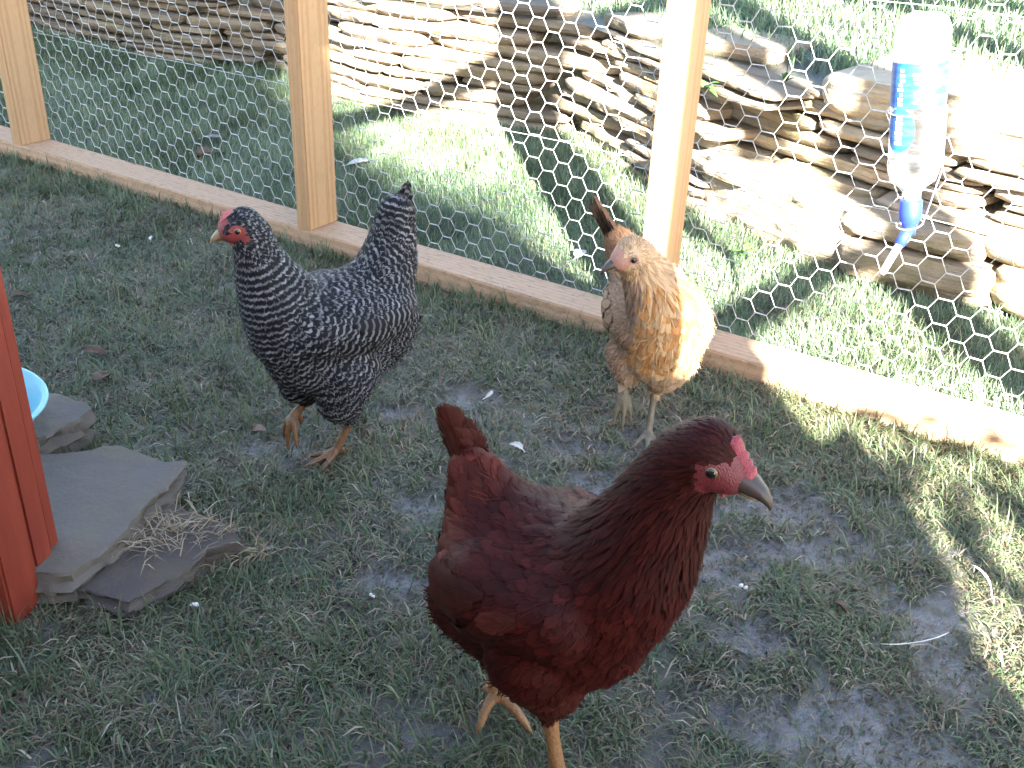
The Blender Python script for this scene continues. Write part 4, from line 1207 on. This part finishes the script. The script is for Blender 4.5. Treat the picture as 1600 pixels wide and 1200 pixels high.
cfgb = dict(shrink=.895, name='barred_hen', kind='barred', label='black and white barred hen with a pink comb stepping left behind the others', loc=(-.262, 1.292, 0), yaw=222, seed=3,
    torso=barred_torso, head_c=(.108, -.004, .370), head_f=(.93, -.30, -.16), head_s=.0235, period=.0092,
    legs=[mkleg((-.005, .036, .150), (.008, .036, .100), (-.022, .030, .072), (.003, .018, .012), stand_toes((.003, .018, .010), -.05, .55, .050)),
          mkleg((.005, -.036, .150), (.030, -.036, .108), (.004, -.036, .082), (.038, -.036, .060), [toe((.038, -.036, .060), .1, .03, drop=(0, 0, -.055)), toe((.038, -.036, .060), .9, .03, drop=(0, 0.006, -.045)), toe((.038, -.036, .060), -.7, .03, drop=(0, -.006, -.045)), toe((.038, -.036, .060), 3.1, .02, drop=(0, 0, -.02))])],
    leg_top=.095, under=plain('dark_down', (.03, .03, .033), .9, .1), skin=M_face, shank=M_shank_o,
    face=[(.46, .04, .46, .40), (.85, -.16, .45, .36), (.12, -.36, .24, .22)],
    fmat=feather_mat('barred'), col=lambda P, rg: (lambda k: (k, k, k))(rg.uniform(.75, 1.1)),
    wcol=lambda p, rg: (.85, .82, .80), tcol=lambda p, rg: (.8, .8, .82), wing=wing_rows_b,
    tail=[(Vector((-.106 - .003 * i, .007 * (i % 3 - 1), .285 + .004 * i)), (-.20 + .10 * (i % 3), .10 * (i % 3 - 1), 1), .062 + .004 * (i % 4), .017) for i in range(10)],
    beakm=M_beak_y, beakm2=M_beak_y, combm=M_comb_p if False else skin_mat('comb_pink', (.34, .085, .09), (.42, .17, .16), 900, .55), lidm=M_face, iris=M_iris_o,
    beak=.85, comb=[(1.30, .05, .12), (1.18, .20, .42), (1.10, .28, .30), (1.00, .38, .58), (.92, .46, .38), (.80, .55, .62), (.70, .62, .42), (.58, .70, .52), (.48, .76, .30), (.36, .80, .28), (.2, .84, .05)],
    fluffy=lambda P: 1.0 if (P[2] < .17 and P[0] < .0) else 0)
build_hen(cfgb)

# ---- red hen
fr = fb
red_torso = [
    [fr(.140, 0, .410, .0275, (-.9, 0, -.1), .008, .0045), fr(.125, 0, .397, .031, (-.7, 0, -.6), .014, .006), fr(.113, 0, .365, .0375, (-.45, 0, -.9), .026, .007), fr(.100, 0, .322, .047, (-.4, 0, -.9), .032, .009),
     fr(.082, 0, .275, .062, (-.35, 0, -.92), .032, .012), fr(.056, 0, .236, .073, (-.4, 0, -.9), .032, .016), fr(.00, 0, .212, .083, (-.9, 0, -.25), .034, .019), fr(-.045, 0, .222, .070, (-.95, 0, 0), .036, .019),
     fr(-.060, 0, .238, .052, (-.9, 0, .35), .034, .018), fr(-.078, 0, .268, .036, (-.6, 0, .7), .032, .017), fr(-.092, 0, .292, .022, (-.45, 0, .9), .030, .014)],
    [fr(.140, 0, .410, .0275, (-.9, 0, -.1), .008, .0045), fr(.158, 0, .402, .0190, (-.9, 0, -.1), .006, .004), fr(.164, 0, .399, .0145, (-.9, 0, -.1), .006, .004)],
    [fr(.045, 0, .195, .067, (-.6, 0, -.7), .030, .016), fr(.00, 0, .172, .066, (-.95, 0, -.25), .030, .016), fr(-.050, 0, .155, .055, (-.95, 0, -.35), .032, .015), fr(-.088, .004, .146, .048, (-.6, 0, -.8), .034, .014)],
    [fr(.045, .044, .230, .048, (-.8, 0, -.5), .030, .018), fr(-.015, .050, .225, .050, (-.97, 0, -.15), .036, .021), fr(-.052, .042, .214, .040, (-.97, 0, 0), .038, .021), fr(-.068, .026, .222, .026, (-.97, 0, 0), .038, .018)],
    [fr(.045, -.044, .230, .048, (-.8, 0, -.5), .030, .018), fr(-.015, -.050, .225, .050, (-.97, 0, -.15), .036, .021), fr(-.052, -.042, .214, .040, (-.97, 0, 0), .038, .021), fr(-.068, -.026, .222, .026, (-.97, 0, 0), .038, .018)],
]
def redcol(P, rg):
    k = rg.uniform(.60, 1.45); z = P[2]
    b = np.array([.035, .0050, .0040])
    if P[0] < -.04 and z > .24: b = np.array([.068, .0125, .0080])
    if z < .16: b = np.array([.040, .0090, .0066])
    if z > .30 and P[0] > .05: b = np.array([.030, .0045, .0038])
    return tuple(b * k)
wing_rows_r = [
    ((.035, .085, .240), (-.02, .095, .175), 7, .042, .023, (-.93, 0, -.35), .06),
    ((.00, .09, .250), (-.045, .085, .180), 7, .052, .023, (-.96, 0, -.22), .06),
    ((-.030, .08, .240), (-.055, .08, .175), 6, .062, .021, (-.97, -.10, -.12), .05),
]
cfgr = dict(name='red_hen', kind='red', label='dark mahogany red hen walking right, nearest the camera, one yellow foot raised', loc=(.040, .752, 0), yaw=-38, seed=5,
    torso=red_torso, head_c=(.142, 0, .408), head_f=(.97, .05, -.20), head_s=.0285,
    legs=[mkleg((.02, -.034, .162), (.038, -.034, .128), (.030, -.028, .098), (.046, -.024, .012), stand_toes((.046, -.024, .012), .15), .048, .027, 1.25),
          mkleg((-.045, .028, .150), (-.055, .018, .110), (-.070, .008, .078), (-.053, -.001, .037), [[(-.040, .000, .034), (-.026, .001, .026), (-.015, .002, .016), (-.006, .002, .007)], [(-.044, .008, .038), (-.036, .018, .037), (-.029, .026, .031), (-.024, .032, .024)], [(-.053, -.010, .033), (-.052, -.020, .026), (-.050, -.029, .017), (-.049, -.036, .008)], [(-.064, .004, .030), (-.074, .009, .022), (-.078, .012, .016), (-.081, .014, .012)]], .048, .027, 1.25)],
    leg_top=.095, under=plain('red_down', (.04, .010, .007), .9, .1), skin=M_face_r, shank=M_shank_y,
    face=[(.50, .02, .50, .44), (.95, -.10, .42, .42), (.42, -.45, .30, .30)],
    fmat=feather_mat('red'), col=redcol, wcol=lambda p, rg: tuple(np.array([.046, .011, .0078]) * rg.uniform(.6, 1.4)), tcol=lambda p, rg: tuple(np.array([.062, .016, .011]) * rg.uniform(.8, 1.15)), wing=wing_rows_r,
    tail=[(Vector((-.086 - .003 * i, .007 * (i % 3 - 1), .262 + .004 * i)), (-.36 + .07 * (i % 3), .06 * (i % 3 - 1), 1), .056 + .003 * (i % 4), .031) for i in range(8)],
    beakm=M_beak_g, beakm2=M_beak_y, combm=M_comb, lidm=M_face_r, iris=M_iris_d,
    comb=[(1.32, .05, .16), (1.22, .12, .34), (1.14, .16, .26), (1.05, .20, .38), (.97, .25, .30), (.88, .32, .42), (.79, .40, .32), (.70, .48, .40), (.60, .60, .38), (.50, .68, .36), (.38, .74, .18), (.25, .80, .05)], comb_t=.24,
    beak_x=.98, beak=1.0, eye=(.42, .14, .195), wattle=.2,
    fluffy=lambda P: 1.0 if (P[2] < .16 and P[0] < .02) else 0)
build_hen(cfgr)

# ---- pale buff hen, facing the camera, head turned to the left of the picture
pale_torso = [
    [fr(.070, -.062, .322, .0235, (-.9, 0, -.1), .009, .005), fr(.062, -.053, .310, .028, (-.6, .3, -.7), .014, .007), fr(.056, -.040, .288, .036, (-.4, .3, -.9), .024, .008), fr(.055, -.022, .262, .046, (-.35, .2, -.92), .030, .010),
     fr(.052, -.004, .228, .058, (-.3, 0, -.95), .028, .013), fr(.038, .006, .190, .066, (-.4, 0, -.9), .028, .014), fr(.00, .008, .185, .070, (-.9, 0, -.2), .030, .016), fr(-.05, .002, .195, .062, (-.95, 0, -.1), .032, .017),
     fr(-.085, -.015, .215, .048, (-.95, 0, .2), .030, .015), fr(-.105, -.032, .245, .034, (-.7, -.3, .7), .028, .014), fr(-.12, -.05, .268, .022, (-.5, -.4, .8), .026, .012)],
    [fr(.070, -.062, .322, .0235, (-.9, 0, -.1), .009, .005), fr(.080, -.078, .314, .0165, (-.4, .8, -.1), .006, .004)],
    [fr(.025, .005, .155, .060, (-.6, 0, -.7), .026, .013), fr(-.02, .005, .152, .054, (-.95, 0, -.2), .028, .013), fr(-.07, .0, .162, .046, (-.95, 0, -.2), .030, .013)],
    [fr(.030, .038, .195, .040, (-.8, 0, -.5), .026, .014), fr(-.02, .042, .192, .041, (-.97, 0, -.1), .032, .017), fr(-.07, .034, .195, .034, (-.97, 0, 0), .034, .017), fr(-.095, .024, .205, .028, (-.97, 0, 0), .034, .015)],
    [fr(.030, -.034, .195, .042, (-.8, 0, -.5), .026, .014), fr(-.02, -.040, .192, .042, (-.97, 0, -.1), .032, .017), fr(-.07, -.036, .195, .034, (-.97, 0, 0), .034, .017), fr(-.095, -.030, .205, .028, (-.97, 0, 0), .034, .015)],
]
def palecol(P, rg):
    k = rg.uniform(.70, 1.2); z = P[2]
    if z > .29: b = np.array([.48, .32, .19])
    elif abs(P[1] - .006) > .052: b = np.array([.26, .17, .12]) if P[1] < 0 else np.array([.45, .25, .11])  # flank away from the sun browner: its shade is put into the colour
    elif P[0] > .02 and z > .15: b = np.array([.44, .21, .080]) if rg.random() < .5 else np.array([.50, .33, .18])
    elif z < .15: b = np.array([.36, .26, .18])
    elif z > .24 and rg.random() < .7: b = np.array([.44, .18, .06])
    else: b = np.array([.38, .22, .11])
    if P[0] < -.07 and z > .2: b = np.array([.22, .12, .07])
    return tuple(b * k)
wing_rows_p = [
    ((.03, .078, .205), (-.02, .085, .150), 7, .034, .018, (-.90, 0, -.40), .07),
    ((.00, .08, .215), (-.045, .08, .150), 7, .046, .018, (-.95, 0, -.25), .07),
    ((-.03, .075, .210), (-.055, .075, .150), 6, .060, .017, (-.96, -.10, -.15), .06),
]
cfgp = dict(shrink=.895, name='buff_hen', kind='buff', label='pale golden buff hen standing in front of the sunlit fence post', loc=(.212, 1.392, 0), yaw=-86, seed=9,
    torso=pale_torso, head_c=(.071, -.063, .320), head_f=(.42, -.88, -.22), head_s=.0235,
    legs=[mkleg((.005, .018, .130), (.020, .014, .106), (.000, .008, .088), (.022, .000, .012), stand_toes((.022, .000, .012), -.2, .55, .055), .044, .024, .9),
          mkleg((-.005, -.030, .135), (.010, -.036, .112), (-.012, -.040, .098), (.006, -.041, .072), [toe((.006, -.041, .072), .1, .02, drop=(0, 0, -.062)), toe((.006, -.041, .072), 1.2, .02, drop=(0, .004, -.05)), toe((.006, -.041, .072), -1.0, .02, drop=(0, -.004, -.055)), toe((.006, -.041, .072), 3.1, .015, drop=(0, 0, -.03))], .040, .022)],
    leg_top=.10, under=plain('buff_down', (.42, .32, .22), .9, .1), skin=M_face_p, shank=M_shank_g,
    face=[(1.0, -.05, .42, .40), (.42, .08, .34, .30)],
    fmat=feather_mat('buff'), col=palecol, spot=lambda P: (.75 if (abs(P[1] - .005) > .055 or P[0] < -.03) else .08),
    wcol=lambda p, rg: tuple(np.array([.28, .19, .13] if p.y < 0 else [.46, .31, .18]) * rg.uniform(.75, 1.15)), tcol=lambda p, rg: tuple(np.array([.055, .034, .026]) * rg.uniform(.8, 1.3)), wing=wing_rows_p,  # wing on the shaded side painted darker, like the flank
    tail=[(Vector((-.10 - .003 * i, -.034 - .004 * i + .006 * (i % 3 - 1), .232 + .005 * i)), (-.45 + .06 * (i % 3), -.55 + .05 * (i % 3 - 1), 1), .072, .026) for i in range(9)],
    beakm=M_beak_g, beakm2=M_beak_y, combm=M_comb_p, lidm=M_face_p, iris=M_iris_b,
    comb=[(1.20, .10, .06), (1.10, .18, .14), (1.0, .25, .10), (.90, .32, .16), (.80, .40, .10), (.70, .46, .10), (.60, .52, .04)], comb_t=.16,
    eye=(.40, .10, .22), wattle=.08, beak=1.15,
    fluffy=lambda P: 1.0 if (P[2] < .16 and P[0] < .03) else .3)
build_hen(cfgp)
# ------------------------------------------------------------------ small things lying about
M_drop = plain('dropping_white', (.55, .55, .53), .7, .3, 0, .3); M_drop2 = plain('dropping_dark', (.05, .045, .035), .8, .3, 0, .3)
def dropping(px_, py_, label, r=.006, z=.006):
    x_, y_ = px_, py_
    parts = []
    rr = random.Random(int(px_ * 1e4))
    for k in range(4):
        a = rr.uniform(0, 6.28); c_ = Vector((math.cos(a) * r * .7 * (k > 0), math.sin(a) * r * .7 * (k > 0), 0))
        parts.append(tube([c_ - Vector((r * .5, 0, 0)), c_ - Vector((r * .25, 0, -.001)), c_ + Vector((r * .3, 0, .001)), c_ + Vector((r * .55, 0, 0))], [r * .15, r * .6 * rr.uniform(.6, 1), r * .55, r * .1], 8))
    o = obj('dropping', *merge(parts[:2]), M_drop2); o.location = (x_, y_, z)
    q = obj('white_cap', *merge([([v + Vector((.001, .001, r * .35)) for v in a], b) for a, b in parts[2:]]), M_drop, o)
    tag(o, label, 'dropping', 'bird droppings in the grass')
for (a, b, lab) in ((302, 958, 'white topped dropping in the grass in front of the dark slate slab'), (1160, 925, 'small white dropping in the mud just right of the red hen breast'),
                    (578, 941, 'tiny white dropping left of the red hen rear end'), (185, 390, 'tiny white dropping on the grass near the left bottom rail'),
                    (235, 378, 'pale dropping in the grass left of the barred hen head'), (15, 232, 'white dropping at the foot of the rail below the left fence post')):
    dropping(*pix_ground(a, b), lab, .0055 if a != 578 else .004)
def feather_thing(x_, y_, az, L, Wd, label, col, z=.012, tilt=.12):
    V, F = [], []
    n_ = 12
    for i_ in range(n_ + 1):
        v = i_ / n_; w_ = Wd * (0 if v < .15 else math.sin(math.pi * min(1, (v - .12) / .9)) ** .6)
        cx = L * (v - .5); cy = .12 * L * (v - .5) ** 2 * 4; cz = .10 * L * math.sin(v * 3) * tilt * 4
        for uu in (-1, 0, 1): V.append((cx, cy + uu * w_ / 2 * (1 + .15 * math.sin(i_ * 2.2)), cz + abs(uu) * w_ * .2))
    for i_ in range(n_):
        for k in range(2): a = i_ * 3 + k; F.append((a, a + 1, a + 4, a + 3))
    me_o = obj('feather', V, F, col); me_o.location = (x_, y_, z); me_o.rotation_euler = (0, -tilt, az)
    md = me_o.modifiers.new('s', 'SOLIDIFY'); md.thickness = .0004
    pth = [Vector((L * (v - .5), .12 * L * (v - .5) ** 2 * 4, .10 * L * math.sin(v * 3) * tilt * 4 + .0005)) for v in np.linspace(-.08, .95, 10)]
    obj('quill', *tube(pth, [.0007] * 9 + [.0002], 6), M_drop, me_o)
    tag(me_o, label, 'feather')
M_fw = plain('white_feather', (.38, .37, .36), .6, .3, 0, .15); M_fg = plain('grey_feather', (.18, .175, .18), .6, .3, 0, .3)
feather_thing(*pix_ground(1536, 915), R(100), .050, .004, 'curved pale feather lying in the grass at the right edge', M_fw)
feather_thing(*pix_ground(1440, 1018), R(12), .080, .0025, 'long thin grey feather shaft lying across the wet mud patch', M_fg)
feather_thing(*pix_ground(808, 716), R(150), .026, .014, 'small white feather on the grass behind the back of the red hen', M_fw, .02)
feather_thing(*pix_ground(765, 628), R(60), .026, .008, 'tiny white feather lying between the barred and the buff hen', M_fw)
feather_thing(*pix_ground(560, 268, 0), R(20), .075, .035, 'fluffy white feather on the lawn outside, beside the second post', M_fw, .02)
feather_thing(*pix_ground(328, 88 + 140, 0), R(-10), .07, .03, 'pale feather on the shaded lawn beyond the wire, left of centre', M_fg, .02)
feather_thing(*pix_ground(905, 412), R(70), .045, .028, 'small white feather at the outer side of the wire behind the buff hen', M_fw, .02)
# a fallen twig and leaves
M_twig = plain('twig_bark', (.07, .05, .035), .8, .3, 0, .4)
M_leaf = plain('dead_leaf', (.14, .10, .075), .7, .3, 0, .4); M_leaf2 = plain('dead_leaf_dark', (.09, .06, .045), .7, .3, 0, .4)
a = Vector((*pix_ground(345, 725), .012)); b = Vector((*pix_ground(440, 805), .012))
pth = [a.lerp(b, t_) + Vector((.006 * math.sin(t_ * 7), .004 * math.sin(t_ * 11), .003 * math.sin(t_ * 5))) for t_ in np.linspace(0, 1, 14)]
tw = obj('twig', *tube(pth, [.0016 - .0007 * i_ / 13 for i_ in range(14)], 6), M_twig); tag(tw, 'thin bent brown twig lying right of the dark slate slab', 'twig')
def dead_leaf(x_, y_, s, az, mat, label, z=.012):
    V, F = [], []
    rr = random.Random(int(x_ * 999))
    n_ = 10
    for i_ in range(n_ + 1):
        v = i_ / n_; w_ = s * .30 * math.sin(math.pi * v) ** .7 * rr.uniform(.8, 1.1)
        for k, uu in enumerate((-1, -.5, 0, .5, 1)): V.append((s * (v - .5), uu * w_, abs(uu) * w_ * .7 + .08 * s * math.sin(v * 5 + uu * 2)))
    for i_ in range(n_):
        for k in range(4): a_ = i_ * 5 + k; F.append((a_, a_ + 1, a_ + 6, a_ + 5))
    o = obj('dead_leaf', V, F, mat); o.location = (x_, y_, z); o.rotation_euler = (rr.uniform(-.3, .3), rr.uniform(-.3, .3), az)
    md = o.modifiers.new('s', 'SOLIDIFY'); md.thickness = .0005
    tag(o, label, 'leaf')
for i_, (a_, b_, s, m_, lab) in enumerate(((150, 560, .042, M_leaf2, 'largest crumpled brown leaf in the grass behind the blue bowl'), (160, 600, .040, M_leaf2, 'smaller dark leaf lying just below the large crumpled leaf'),
        (405, 685, .030, M_leaf, 'small reddish leaf in the grass left of the barred hen feet'), (330, 250, .085, M_leaf2, 'long brown leaf on the shaded lawn beyond the wire'),
        (1310, 960, .024, M_leaf2, 'small dark curled leaf on the mud right of the red hen'), (30, 470, .030, M_leaf2, 'brown leaf in the grass by the left edge above the red hen house'),
        (300, 215, .05, M_leaf2, 'dark leaf on the far shaded lawn near the wall foot'), (720, 742, .025, M_leaf2, 'dark leaf scrap beside the red hen tail'), (1500, 640, .03, M_leaf, 'brown leaf outside the wire near the right edge'))):
    dead_leaf(*pix_ground(a_, b_), s, i_ * 1.3, m_, lab)
# weeds
M_weed = grass_mat('weed_leaf', [(0, (.05, .13, .03)), (1, (.09, .20, .05))], (.1, .2, .06), .35)
def weed(loc_, n_, s, label, name='weed', up=.9, stem=0.0):
    rr = np.random.default_rng(int(abs(loc_[0]) * 1e4)); V, F = [], []
    for k in range(n_):
        az = rr.uniform(0, 6.28); ln = s * rr.uniform(.6, 1.1); wd = ln * .34; el = rr.uniform(up - .5, up + .3)
        d_ = Vector((math.cos(az) * math.cos(el), math.sin(az) * math.cos(el), math.sin(el))); sd_ = Vector((-math.sin(az), math.cos(az), 0)); b0 = len(V)
        for i_ in range(6):
            v = i_ / 5; w_ = wd * math.sin(math.pi * min(1, v * .95 + .05)) ** .8
            c_ = d_ * ln * v + Vector((0, 0, -.35 * ln * v * v))
            for uu in (-1, 0, 1): V.append(c_ + sd_ * uu * w_ / 2 + Vector((0, 0, abs(uu) * w_ * .2)))
        for i_ in range(5):
            for q in range(2): a_ = b0 + i_ * 3 + q; F.append((a_, a_ + 1, a_ + 4, a_ + 3))
    o = obj(name, V, F, M_weed); o.location = loc_
    at_ = o.data.attributes.new('rnd', 'FLOAT', 'POINT'); at_.data.foreach_set('value', np.repeat(rr.random(n_), 18).astype(np.float32))
    if stem:
        obj('stem', *tube([Vector((0, 0, 0)), Vector((-.004, .002, stem * .5)), Vector((-.012, .0, stem)), Vector((-.013, 0, stem * 1.06))], [.0012, .001, .0008, .0016], 6), M_weed, o)
    tag(o, label, 'plant')
weed((*pix_ground(1162, 398), 0), 9, .045, 'broad leaved green weed on the lawn just right of the fence post')
weed((*pix_ground(1165, 420), 0), 7, .030, 'smaller green weed below the broad leaved one by the post')
weed((.415, 2.44, .31), 12, .05, 'green leafy tuft growing from the wall joint beside the middle post', up=.5)
weed((.60, 2.43, .335), 10, .04, 'small green plant in the notch between the cap slabs', up=1.1, stem=.13)
weed((*pix_ground(985, 262), .0), 12, .05, 'green leafy weed at the foot of the stone wall', up=.7)
weed((.83, 2.10, .135), 14, .035, 'low moss like plant growing on the stone ledge behind the bottle', up=.8)
